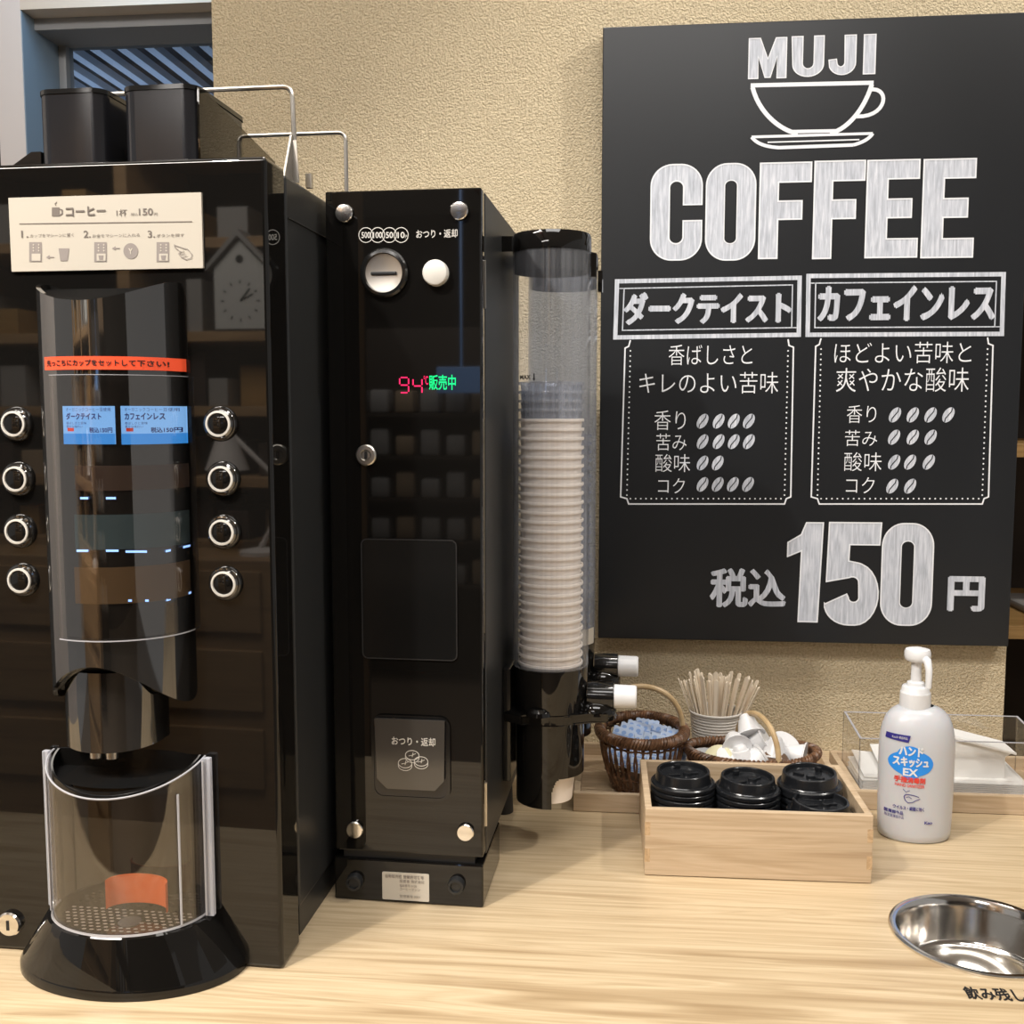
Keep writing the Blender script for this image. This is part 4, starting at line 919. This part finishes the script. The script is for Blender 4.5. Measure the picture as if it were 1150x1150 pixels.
# ================================================================== WICKER BASKETS
def ov(cx, cy, rx, ry, t): return (cx+rx*math.cos(t), cy+ry*math.sin(t))
def basket(name, label, cx, cy, rx, ry, zb, zt, hoop, rr_=.006, ends=0, bot=.66):
    t_ = thing(name, label, 'basket', (cx, cy, zb))
    H = zt-zb
    def rad(f_): return bot+(1-bot)*math.sin(min(1, f_)*PI/2)**.9
    def zr(a, f_): return zb+H*f_ + ends*f_*math.cos(a)**4
    bm = B(); NS = 36
    for k in range(NS):
        a = 2*PI*k/NS
        for sgn in (-1, 1):
            pts = []
            for j in range(9):
                f_ = j/8; aa = a+sgn*.035*math.sin(f_*PI*2.5); x, y = ov(cx, cy, rx*rad(f_), ry*rad(f_), aa); pts.append((x, y, zr(a, f_)))
            tube(bm, pts, .0015, 5)
    part('stakes', bm, 'wicker', t_)
    bm = B()
    for j, f_ in enumerate([.02, .07, .12, .30, .86, .92]):
        NP = NS*2; pts = []
        for k in range(NP):
            a = 2*PI*k/NP; w_ = .0016*(1 if (k//2+j) % 2 else -1); r_ = rad(f_)
            x, y = ov(cx, cy, rx*r_+w_, ry*r_+w_, a); pts.append((x, y, zr(a, f_)))
        tube(bm, pts, .0015, 5, closed=True)
    part('weave', bm, 'wicker', t_)
    bm = B(); prism(bm, [ov(cx, cy, rx*bot, ry*bot, 2*PI*k/40) for k in range(40)], XY, zb, zb+.004); part('basket_base', bm, 'wicker', t_)
    bm = B(); NT = 60
    base_ = [(lambda a: Vector((*ov(cx, cy, rx, ry, a), zr(a, 1))))(2*PI*k/120) for k in range(120)]
    tube(bm, base_, rr_*.72, 8, closed=True)
    # wrapped rim strands
    NW = 900
    for ph in (0, 2.1, 4.2):
        pts = []
        for k in range(NW):
            a = 2*PI*k/NW; th_ = a*NT/2+ph; nx, ny = math.cos(a), math.sin(a)
            p = Vector((*ov(cx, cy, rx, ry, a), zr(a, 1))); pts.append(p+Vector((nx*math.cos(th_), ny*math.cos(th_), math.sin(th_)))*rr_*.78)
        tube(bm, pts, rr_*.30, 5, closed=True)
    part('braided_rim', bm, 'wicker', t_)
    bm = B(); hp_ = []
    ax, hh, ay = hoop
    for k in range(25):
        a = PI*k/24; hp_.append((cx+ax[0]+ax[1]*math.cos(a), cy+ay[0]+ay[1]*math.cos(a), zt-.006+hh*math.sin(a)**.8))
    tube(bm, hp_, .0040, 10); part('handle', bm, 'wicker_light', t_, 'pale cane hoop handle')
    return t_
# sugar basket
b1 = basket('wicker_basket', 'round dark brown wicker basket holding blue paper sachets', .042, 1.468, .060, .070, .908, .990, ((.0, .058), .068, (.004, 0)), .0078)
b2 = basket('wicker_basket', 'oval dark brown wicker basket holding white creamer pods', .1955, 1.462, .090, .056, .908, .964, ((.008, .022), .060, (.0, -.052)), .0065, .004)
# sachets
first = None
spots_ = [(.008, 1.462, .962, .55), (.019, 1.468, .966, .5), (.030, 1.474, .968, .45), (.040, 1.452, .954, .35), (.052, 1.455, .955, .4), (.063, 1.455, .956, .45), (.075, 1.460, .957, .5), (.044, 1.488, .968, .3), (.060, 1.484, .962, .35), (.086, 1.468, .960, .4)]
for k, (x, y, z, tl) in enumerate(spots_):
    lb = ['blue and white paper sachet leaning against the left side of the round basket', 'blue and white paper sachet second from the left in the round basket', 'blue and white paper sachet third from the left in the round basket',
          'blue and white paper sachet left of the middle, standing low at the front', 'blue and white paper sachet right at the middle of the front row', 'blue and white paper sachet just right of the middle of the front row', 'blue and white paper sachet second from the right in the front row',
          'blue and white paper sachet behind on the left of the round basket', 'blue and white paper sachet behind on the right of the round basket', 'blue and white paper sachet leaning against the right side of the round basket'][k]
    if first is None:
        x += .004; z += .004; t_ = thing('paper_sachet', lb, 'sachet', (x, y, z), 'w', 'blue sachets in the round basket')
        bm = B(); W_, H_ = .017, .026
        P_ = [(-W_, -H_)] + [(-W_+2*W_*k_/10, H_+(.0012 if k_ % 2 else 0)) for k_ in range(11)] + [(W_, -H_)]
        prism(bm, [(x+p[0], z+p[1]) for p in P_], XZ, y-.0018, y+.0018); part('sachet_body', bm, 'sachet_paper', t_)
        bm = B(); fs_ = lambda s, t: Vector((x+s, y-.0021, z+t)); fb_ = lambda s, t: Vector((x+s, y+.0021, z+t))
        for j in range(5):
            for i in range(3): disc(bm, -.0105+i*.0105+(j % 2)*.003-.0015, -.020+j*.0100, .0038, fs_, 8, .0030, .5)
            stroke(bm, [(-W_+.001, -.0245+j*.0100), (W_-.001, -.0235+j*.0100)], .0016, fs_)
        part('sachet_print', bm, 'sachet_blue', t_, nrm=False); first = t_; t_.rotation_euler = (-.35, tl*.6, .1)
    else: o = dup(first, (x+.004, y, z+.004), (-.35+.06*math.sin(k*2), tl*.6, .1+.2*math.sin(k*3.1)), lb)
# creamer pods
def pod(c, m_, lb, rot_, first=[None]):
    if first[0] is None:
        t_ = thing('creamer_pod', lb, 'creamer', c, 'w', 'creamer pods in the oval basket'); cx, cy, cz = c
        bm = B(); lathe(bm, [(0, -.018), (.006, -.018), (.0075, -.0165), (.0085, -.012), (.0105, -.0115), (.0150, .0045), (.0150, .0065), (.0175, .0068), (.0180, .0078)], c, n=28)
        part('pod_cup', bm, 'creamer_plastic', t_, sharp=40)
        bm = B(); P_ = [(cx+.0185*math.cos(2*PI*k/32), cy+.0185*math.sin(2*PI*k/32)) for k in range(-3, 30)] + [(cx+.024, cy-.012)]
        prism(bm, P_, XY, cz+.0079, cz+.0088); part('pod_lid', bm, 'creamer_plastic', t_)
        first[0] = t_; t_.rotation_euler = rot_; return t_
    return dup(first[0], c, rot_, lb)
pods = [((.178, 1.452, .972), (1.9, .5, .3), 'white creamer pod with its round base facing out, uppermost on the left of the handle'),
        ((.199, 1.475, .988), (2.6, .5, 1.0), 'white creamer pod tipped up behind the cane handle'),
        ((.214, 1.470, .972), (.5, .9, .4), 'white creamer pod with peeled lid just right of the cane handle'),
        ((.232, 1.452, .963), (2.9, .3, .5), 'white creamer pod upside down in the right half of the oval basket'),
        ((.247, 1.474, .962), (.4, -.5, 1.5), 'white creamer pod with upturned lid behind on the right'),
        ((.264, 1.456, .957), (1.7, .6, 1.3), 'white creamer pod lying on its side at the right end'),
        ((.186, 1.436, .955), (3.0, -.2, .2), 'white creamer pod upside down low at the front left of the handle'),
        ((.168, 1.432, .952), (.5, .2, .1), 'white creamer pod lying flat low in the front left'),
        ((.203, 1.437, .953), (1.2, -.5, 2.2), 'white creamer pod tilted at the foot of the cane handle')]
for c_, r_, lb in pods:
    o = pod((c_[0]-.006, c_[1], c_[2]+.006), None, lb, r_); o.scale = (1.15, 1.15, 1.15)
bm = B(); lathe(bm, [(0, -.004), (.019, -.004), (.021, 0), (.019, .003), (0, .004)], (.146, 1.436, .962), n=28); bmesh.ops.rotate(bm, verts=bm.verts[:], cent=(.146, 1.436, .962), matrix=Matrix.Rotation(-.5, 3, 'Y') @ Matrix.Rotation(.7, 3, 'X')); solo('creamer_pod', bm, 'creamer_yellow', 'creamer pod with a pale yellow lid low at the left of the oval basket', 'creamer', (.146, 1.436, .962))
bm = B(); lathe(bm, [(0, -.006), (.016, -.006), (.019, .002), (.017, .004), (0, .005)], (.224, 1.432, .962), n=28); bmesh.ops.rotate(bm, verts=bm.verts[:], cent=(.224, 1.432, .962), matrix=Matrix.Rotation(.5, 3, 'X')); solo('creamer_pod', bm, 'creamer_brown', 'dark brown pod beside the foot of the cane handle in the oval basket', 'creamer', (.224, 1.432, .962))
bm = B(); lathe(bm, [(0, .9125), (.0125, .9125), (.0165, .963), (.0180, .963), (.0182, .9655), (.0165, .966), (.012, .914), (0, .914)], (.131, 1.452, 0), n=32); solo('small_cup', bm, 'white_plastic', 'small plain white cup standing at the left end of the oval basket', 'cup', (.131, 1.452, .9125))

# ================================================================== STIRRER CUP
SX, SY = .154, 1.556
sc_ = thing('corrugated_cup', 'white ribbed paper cup full of wooden stirrers behind the baskets', 'paper cup', (SX, SY, .908))
bm = B(); pr = [(0, .9105), (.027, .9105), (.0285, .908)]
for k in range(76):
    f_ = k/75; pr.append((.0290+.0080*f_+(.0011 if k % 4 in (1, 2) else 0), .909+.083*f_))
pr += [(.0385, .9935), (.0400, .9945), (.0402, .9965), (.0388, .9978), (.0375, .996), (.0365, .985), (.028, .913), (0, .912)]
lathe(bm, pr, (SX, SY, 0), n=48); part('cup_wall', bm, 'corrugated_paper', sc_, sharp=30)
first = None; random.seed(11); NSTK = 52
for k in range(NSTK):
    u_ = (k+.5)/NSTK*2-1; a = u_*1.15
    depth = random.uniform(-.6, .6); bx_, by_ = u_*.009, depth*.012
    lx, ly = u_*.38+random.uniform(-.05, .05), depth*.22
    if k > 42: lx += .07
    if abs(u_) < .9: lx *= .85
    base_ = Vector((SX+bx_, SY+by_, .915)); top_l = random.uniform(.130, .142)
    d_ = Vector((lx, ly, 1)).normalized()
    if SX+bx_+lx*.083 > SX+.034: pass
    q_ = d_.to_track_quat('Z', 'Y'); eu = (q_ @ Matrix.Rotation(random.uniform(-.5, .5), 3, 'Z').to_quaternion()).to_euler()
    lb = 'thin flat wooden stirrer in the fanned bunch in the ribbed cup' if 0 < k < NSTK-1 else ('leftmost wooden stirrer in the ribbed cup, leaning left' if k == 0 else 'rightmost wooden stirrer in the ribbed cup, leaning right')
    if first is None:
        bm = B(); H_ = .138; P_ = [(-.0028, 0), (.0028, 0), (.0031, H_-.003)] + [(.0031*math.cos(PI*j/8), H_-.003+.003*math.sin(PI*j/8)) for j in range(1, 8)] + [(-.0031, H_-.003)]
        prism(bm, P_, XZ, -.0007, .0007); first = solo('wooden_stirrer', bm, 'stick_wood', lb, 'stirrer', (0, 0, 0), group='wooden stirrers in the ribbed cup')
        first.location = base_; first.rotation_euler = eu
    else:
        o = dup(first, base_, eu[:], lb); o.scale = (1, 1, top_l/.138)

sticks = sorted([o for o in COL.objects if o.name.startswith('wooden_stirrer')], key=lambda o: (Matrix.LocRotScale(o.location, o.rotation_euler, o.scale) @ Vector((0, 0, .138))).x)
for k, o in enumerate(sticks):
    o['label'] = ('leftmost thin flat wooden stirrer of the fanned bunch in the ribbed cup' if k == 0 else 'rightmost thin flat wooden stirrer of the fanned bunch in the ribbed cup' if k == NSTK-1 else
                  (ORD[k+1] if k < NSTK//2 else ORD[NSTK-k])+' wooden stirrer from the '+('left' if k < NSTK//2 else 'right')+' of the bunch in the ribbed cup')

# ================================================================== SANITIZER BOTTLE
SBX, SBY = .387, 1.345
sb = thing('sanitizer_bottle', 'frosted white pump bottle of hand sanitizer with blue oval label right of the lid box', 'bottle', (SBX, SBY, .9), rot=0)
def oval(bm, prof, sx, sy, n=56): return lathe(bm, prof, (SBX, SBY, .9), n=n, sx=sx, sy=sy)
RX, RY = .0465, .034
pr = [(0, .002), (.80, .002), (.90, .0006), (.945, .0025), (.965, .010), (.985, .030), (1, .075), (1, .115), (.985, .130), (.93, .1445), (.84, .156), (.70, .164), (.55, .1685), (.40, .1705)]
bm = B(); oval(bm, pr, RX, RY); part('bottle_body', bm, 'bottle_plastic', sb, sharp=60)
bm = B(); lathe(bm, [(.0185, .168), (.0190, .170), (.0185, .187), (.0180, .188), (.0170, .189), (.0165, .194), (.0150, .1955), (.0110, .196), (.0105, .200), (.0065, .202), (.0060, .230)], (SBX-.004, SBY, .9), n=40); pc = part('pump_collar', bm, 'white_plastic', sb, sharp=50)
bm = B(); lathe(bm, [(0, .227), (.011, .227), (.0150, .229), (.0160, .233), (.0160, .239), (.0145, .2425), (.0090, .244), (0, .2445)], (SBX-.003, SBY, .9), n=40)
tube(bm, [(SBX+.001, SBY-.006, 1.134), (SBX+.0045, SBY-.017, 1.131), (SBX+.0055, SBY-.021, 1.120), (SBX+.0055, SBY-.021, 1.098)], [.0055, .0050, .0042, .0036], 12)
part('pump_head', bm, 'white_plastic', sb, sharp=50)
FO = lambda d: (lambda s, t: Vector((SBX+s, SBY-(RY+d)*math.sqrt(max(0, 1-(s/RX)**2)), t)))
def bp(x, y): q = W(x, y, SBY-.030); return (q.x-SBX, q.z)
def btext(bm, txt, x0, y0, x1, y1, bold, fn): stext(bm, txt, x0, y0, x1, y1, bold, fn, bp)
bm = B(); gquad(bm, bp(999, 825), bp(1022.5, 826), bp(1020, 834), bp(998, 831.5), FO(.0005)); part('maker_badge', bm, 'print_navy', sb, nrm=False)
bm = B(); c0 = bp(1023.5, 857)
gdisc(bm, c0[0], c0[1], .0255, .0165, FO(.0005)); gdisc(bm, c0[0]-.002, c0[1]+.010, .0145, .012, FO(.0005)); gdisc(bm, c0[0]-.001, c0[1]-.012, .0105, .009, FO(.0005)); part('name_oval', bm, 'print_blue', sb, 'bright blue oval behind the product name', nrm=False)
bm = B(); btext(bm, 'ハンド', 1010, 838, 1036, 849, .05, FO(.0010)); btext(bm, 'スキッシュ', 1004, 850, 1042, 861, .05, FO(.0010)); btext(bm, 'EX', 1014, 862.5, 1030, 871, .03, FO(.0010)); btext(bm, 'Kaoの 業務用品', 1004, 827.5, 1019, 830.5, 0, FO(.0010)); part('name_lettering', bm, 'white_plastic', sb, nrm=False)
bm = B(); btext(bm, '手指消毒剤', 1005, 872, 1038, 879, .04, FO(.0010)); btext(bm, 'HAND SANITIZER', 1006, 880, 1037, 883.5, .02, FO(.0010)); part('red_lettering', bm, 'print_red', sb, nrm=False)
bm = B(); btext(bm, 'ウイルス・細菌に効く', 1004, 905, 1036.5, 909.5, .02, FO(.0010)); btext(bm, '医薬部外品', 996, 911, 1014, 915, .02, FO(.0010)); btext(bm, '指定医薬部外品', 996, 916, 1014.5, 919.5, 0, FO(.0010)); btext(bm, 'Kao', 1037, 921, 1046, 924.5, .03, FO(.0010))
stroke(bm, [bp(*p) for p in ((1031, 894), (1024, 892), (1017, 891.5), (1015, 894), (1016, 898), (1019, 901), (1024, 900), (1027, 898), (1032, 896))], .0009, FO(.0010)); stroke(bm, [bp(*p) for p in ((1017, 895), (1020, 894), (1023, 896))], .0007, FO(.0010)); stroke(bm, [bp(*p) for p in ((1014, 886), (1017, 889), (1021, 887))], .0007, FO(.0010))
part('fine_print', bm, 'print_navy', sb, nrm=False)

# ================================================================== ACRYLIC NAPKIN BOX
AX0, AX1, AY0, AY1, AZ0 = .342, .590, 1.455, 1.560, .910
ab = thing('acrylic_box', 'clear acrylic box of white napkins on the right wooden tray', 'box', (AX0, AY0, AZ0))
ZF, ZB = .990, .998; t3 = .003
bm = B(); box(bm, AX0, AX1, AY0, AY0+t3, AZ0, ZF); box(bm, AX0, AX1, AY1-t3, AY1, AZ0, ZB); prism(bm, [(AY0+t3, AZ0), (AY1-t3, AZ0), (AY1-t3, ZB), (AY0+t3, ZF)], YZ, AX0, AX0+t3); prism(bm, [(AY0+t3, AZ0), (AY1-t3, AZ0), (AY1-t3, ZB), (AY0+t3, ZF)], YZ, AX1-t3, AX1); box(bm, AX0+t3, AX1-t3, AY0+t3, AY1-t3, AZ0, AZ0+t3)
part('acrylic_walls', bm, 'acrylic', ab)
bm = B(); r_ = .0010
box(bm, AX0, AX1, AY0, AY0+t3, ZF, ZF+.0008); box(bm, AX0, AX1, AY1-t3, AY1, ZB, ZB+.0008)
for xa in (AX0, AX1-t3): prism(bm, [(AY0+t3, ZF), (AY1-t3, ZB), (AY1-t3, ZB+.0008), (AY0+t3, ZF+.0008)], YZ, xa, xa+t3)
part('polished_edges', bm, 'acrylic_bright_edge', ab)
bm = B(); box(bm, AX0-.0004, AX0+.0006, AY0-.0004, AY0+.0006, AZ0, ZF); box(bm, AX0-.0004, AX0+.0006, AY1-.0006, AY1+.0004, AZ0, ZB); box(bm, AX1-.0006, AX1+.0004, AY1-.0006, AY1+.0004, AZ0, ZB); part('corner_edges', bm, 'acrylic_edge', ab)
bm = B(); s, t = .585, .963; text(bm, 'SIMPLE', s-.012, s+.02, .956, .963, lambda s, t: Vector((s, AY0-.0005, t)), .02); part('printed_lettering', bm, 'print_white', ab, nrm=False)
random.seed(3)
def napkin(x0, x1, y0, y1, z, h, droop, lb):
    bm = B(); nx, ny = 14, 8; g = []
    for i in range(nx+1):
        rw = []
        for j in range(ny+1):
            f_, e_ = i/nx, j/ny; z_ = z+h*e_*(1-f_*droop)+.0012*math.sin(f_*9+z*900)*e_
            rw.append(Vector((x0+(x1-x0)*f_, y0+(y1-y0)*e_, z_)))
        g.append(rw)
    top = [[bm.verts.new(p+Vector((0, 0, .0016))) for p in r_] for r_ in g]; bt_ = [[bm.verts.new(p) for p in r_] for r_ in g]
    for i in range(nx):
        for j in range(ny): bm.faces.new((top[i][j], top[i+1][j], top[i+1][j+1], top[i][j+1])); bm.faces.new((bt_[i][j+1], bt_[i+1][j+1], bt_[i+1][j], bt_[i][j]))
    for i in range(nx):
        for j in (0, ny): bm.faces.new((top[i][j], bt_[i][j], bt_[i+1][j], top[i+1][j]))
    for j in range(ny):
        for i in (0, nx): bm.faces.new((top[i][j], top[i][j+1], bt_[i][j+1], bt_[i][j]))
    solo('paper_napkin', bm, 'napkin_paper', lb, 'napkin', (x0, y0, z), group='white napkins in the acrylic box')
for k in range(7):
    lb = ORD_L[7-k]+' from the top, white folded napkin in the acrylic box stack' if k < 6 else 'topmost white napkin of the flat stack in the acrylic box'
    napkin(.348+.001*(k % 3), .572-.002*(k % 2), 1.461, 1.552-.004*(k % 3), .9135+k*.0024, .004, .3, lb)
for k, (x0, x1, z, h) in enumerate(((.352, .448, .931, .012), (.378, .470, .934, .020))):
    napkin(x0, x1, 1.466, 1.546, z, h, .1, ['loose white napkin lying at the left of the acrylic box', 'creased white napkin beside the loose one behind the bottle'][k])
# tall tented napkin sloping down to the right
bm = B(); P_ = [W(1066, 818, 1.50), W(1142, 846, 1.475), W(1131, 852, 1.475), W(1130, 885, 1.472), W(1066, 884, 1.472)]
pts = [(p.x, min(p.z, .99)) for p in P_]
prism(bm, [pts[0], pts[1], pts[2], pts[3], pts[4]], XZ, 1.482, 1.484)
prism(bm, [pts[0], pts[1], (pts[1][0], pts[1][1]-.003), (pts[0][0], pts[0][1]-.003)], XZ, 1.476, 1.530)
solo('paper_napkin', bm, 'napkin_paper', 'standing folded white napkin whose top edge slopes down to the right', 'napkin', (pts[4][0], 1.48, .932))

# ================================================================== SHOP BEHIND THE CAMERA (seen in the black gloss)
rk = thing('shop_shelving', 'brown wooden shop shelving unit opposite the machine, reflected in its front', 'shelf', (-1.6, -1.2, 0))
for u0, u1 in ((-1.13, -1.07), (-1.62, -1.58), (-2.25, -2.20)):
    bm = B(); box(bm, u0, u1, -1.45, -1.05, 0, 2.3, .002); part('upright', bm, 'shop_wood', rk)
for zz in (.42, .86, 1.06, 1.25, 1.46, 1.68, 1.95, 2.25):
    bm = B(); box(bm, -2.2, -1.13, -1.45, -1.05, zz-.03, zz, .002); part('shelf', bm, 'shop_wood', rk)
bm = B(); box(bm, -2.25, -1.07, -1.47, -1.45, 0, 2.3); part('back_panel', bm, 'dark_brown', rk)
cds = thing('drawer_chest', 'wooden drawer chest reflected low in the machine front', 'chest', (-1.5, -.95, 0))
bm = B(); box(bm, -2.0, -1.02, -1.03, -.80, .05, 1.04, .003); part('chest_body', bm, 'shop_wood', cds)
for x0 in (-1.96, -1.5):
    for z0_ in (.84, .62, .40): 
        bm = B(); box(bm, x0, x0+.42, -.80, -.79, z0_, z0_+.17, .002); part('drawer', bm, 'shop_wood', cds)
ck = thing('house_clock', 'white house-shaped wall clock on the shop shelf, reflected in the machine', 'clock', (-1.22, -1.04, 1.68))
bm = B(); prism(bm, [(-1.31, 1.685), (-1.15, 1.685), (-1.15, 1.86), (-1.23, 1.94), (-1.31, 1.86)], XZ, -1.10, -1.045); part('clock_case', bm, 'clock_white', ck)
bm = B(); prism(bm, [(-1.33, 1.85), (-1.23, 1.95), (-1.13, 1.85), (-1.13, 1.865), (-1.23, 1.97), (-1.33, 1.865)], XZ, -1.12, -1.03); part('clock_roof', bm, 'book_grey', ck)
bm = B(); fc = lambda s, t: Vector((s, -1.044, t)); disc(bm, -1.23, 1.885, .012, fc, 20)
for k in range(12): a = 2*PI*k/12; stroke(bm, [(-1.23+.050*math.cos(a), 1.765+.050*math.sin(a)), (-1.23+.060*math.cos(a), 1.765+.060*math.sin(a))], .004, fc)
stroke(bm, [(-1.23, 1.765), (-1.19, 1.785)], .005, fc); stroke(bm, [(-1.23, 1.765), (-1.20, 1.80)], .006, fc); part('clock_hands', bm, 'print_black', ck, nrm=False)
lp = thing('desk_lamp', 'white jointed desk lamp on the drawer chest, reflected in the machine', 'lamp', (-1.12, -.92, 1.04))
bm = B(); lathe(bm, [(.06, 1.0405), (.06, 1.052), (.02, 1.06), (0, 1.06)], (-1.13, -.92, 0)); part('lamp_base', bm, 'white_paint', lp)
bm = B(); tube(bm, [(-1.13, -.92, 1.06), (-1.04, -.92, 1.22), (-1.21, -.92, 1.38)], .008, 8); part('lamp_arm', bm, 'white_paint', lp)
bm = B(); lathe(bm, [(.018, 1.40), (.03, 1.37), (.062, 1.28), (.058, 1.28), (.02, 1.365)], (-1.225, -.92, 0), n=28); part('lamp_shade', bm, 'white_paint', lp)
random.seed(5); kk = 0; ORD2 = ['', 'first'] + ORD[2:]
for zz in (1.06, 1.25, 1.46, 1.68, 1.95):
    x = -2.18; nn = 0
    while x < -1.15:
        wdt = random.uniform(.03, .10); hgt = random.uniform(.07, .16)
        if zz == 1.68 and x+wdt > -1.36: break
        if x < -1.62 < x+wdt+.04: x = -1.57; continue
        bm = B(); box(bm, x, x+wdt, -1.35, -1.12+random.uniform(-.03, .04), zz+.0005, zz+hgt, .002)
        mm_ = random.choice(['book_tan', 'book_dark', 'book_grey', 'book_dark', 'orange_wood']); cn = {'book_tan': 'tan', 'book_dark': 'dark brown', 'book_grey': 'grey', 'orange_wood': 'orange wooden'}[mm_]; nn += 1
        solo('shop_box', bm, mm_, '%s boxed item, %s from left on the %s shop shelf' % (cn, ORD2[nn], {1.06: 'lowest filled', 1.25: 'second', 1.46: 'middle', 1.68: 'clock', 1.95: 'top'}[zz]), 'box', (x, -1.2, zz), group='boxed goods on the shop shelving'); x += wdt+random.uniform(.01, .08); kk += 1
# farther aisle seen in the coin unit
ra = thing('goods_rack', 'dark shop rack of bagged goods down the aisle, reflected in the coin cabinet', 'shelf', (-1.3, -3.2, 0))
bm = B(); box(bm, -2.0, -.75, -3.42, -3.40, 0, 1.9); part('back_panel', bm, 'dark_brown', ra)
for zz in (.55, .78, 1.0, 1.22, 1.44):
    bm = B(); box(bm, -2.0, -.75, -3.40, -3.05, zz-.02, zz); part('shelf', bm, 'dark_brown', ra)
    for k in range(9):
        bm = B(); x = -1.97+k*.135; box(bm, x, x+.10, -3.2, -3.08, zz+.0005, zz+.12+.02*math.sin(k*3+zz*9), .015, 2)
        solo('bagged_goods', bm, ['book_grey', 'book_tan', 'book_grey'][k % 3], '%s bagged item, %s from the left on the %s shelf of the aisle rack' % (['grey', 'tan', 'grey'][k % 3], ORD2[k+1], {.55: 'lowest', .78: 'second', 1.0: 'middle', 1.22: 'fourth', 1.44: 'top'}[zz]), 'bag', (x, -3.1, zz), group='bagged goods on the aisle rack')
bm = B(); box(bm, -1.18, -.94, -3.00, -2.97, 1.54, 1.67, .004); box(bm, -1.064, -1.056, -3.02, -3.0, 1.6, 2.9); solo('hanging_screen', bm, 'shop_screen', 'blue lit screen hanging in the aisle, reflected in the coin cabinet', 'screen', (-.87, -3, 1.56))
bm = B(); box(bm, -1.25, -1.19, -4.5, -.6, 2.80, 2.899); solo('ceiling_banner', bm, 'beam_red', 'dark red strip along the shop ceiling, reflected in the coin cabinet', 'banner', (-1.2, -2, 2.8))
bm = B(); box(bm, -.9, -.2, -4.6, -4.5, 1.9, 2.7); solo('wall_panel', bm, 'shop_wood', 'wooden panel high on the shop wall, reflected in the coin cabinet', 'panel', (-.5, -4.5, 1.9))
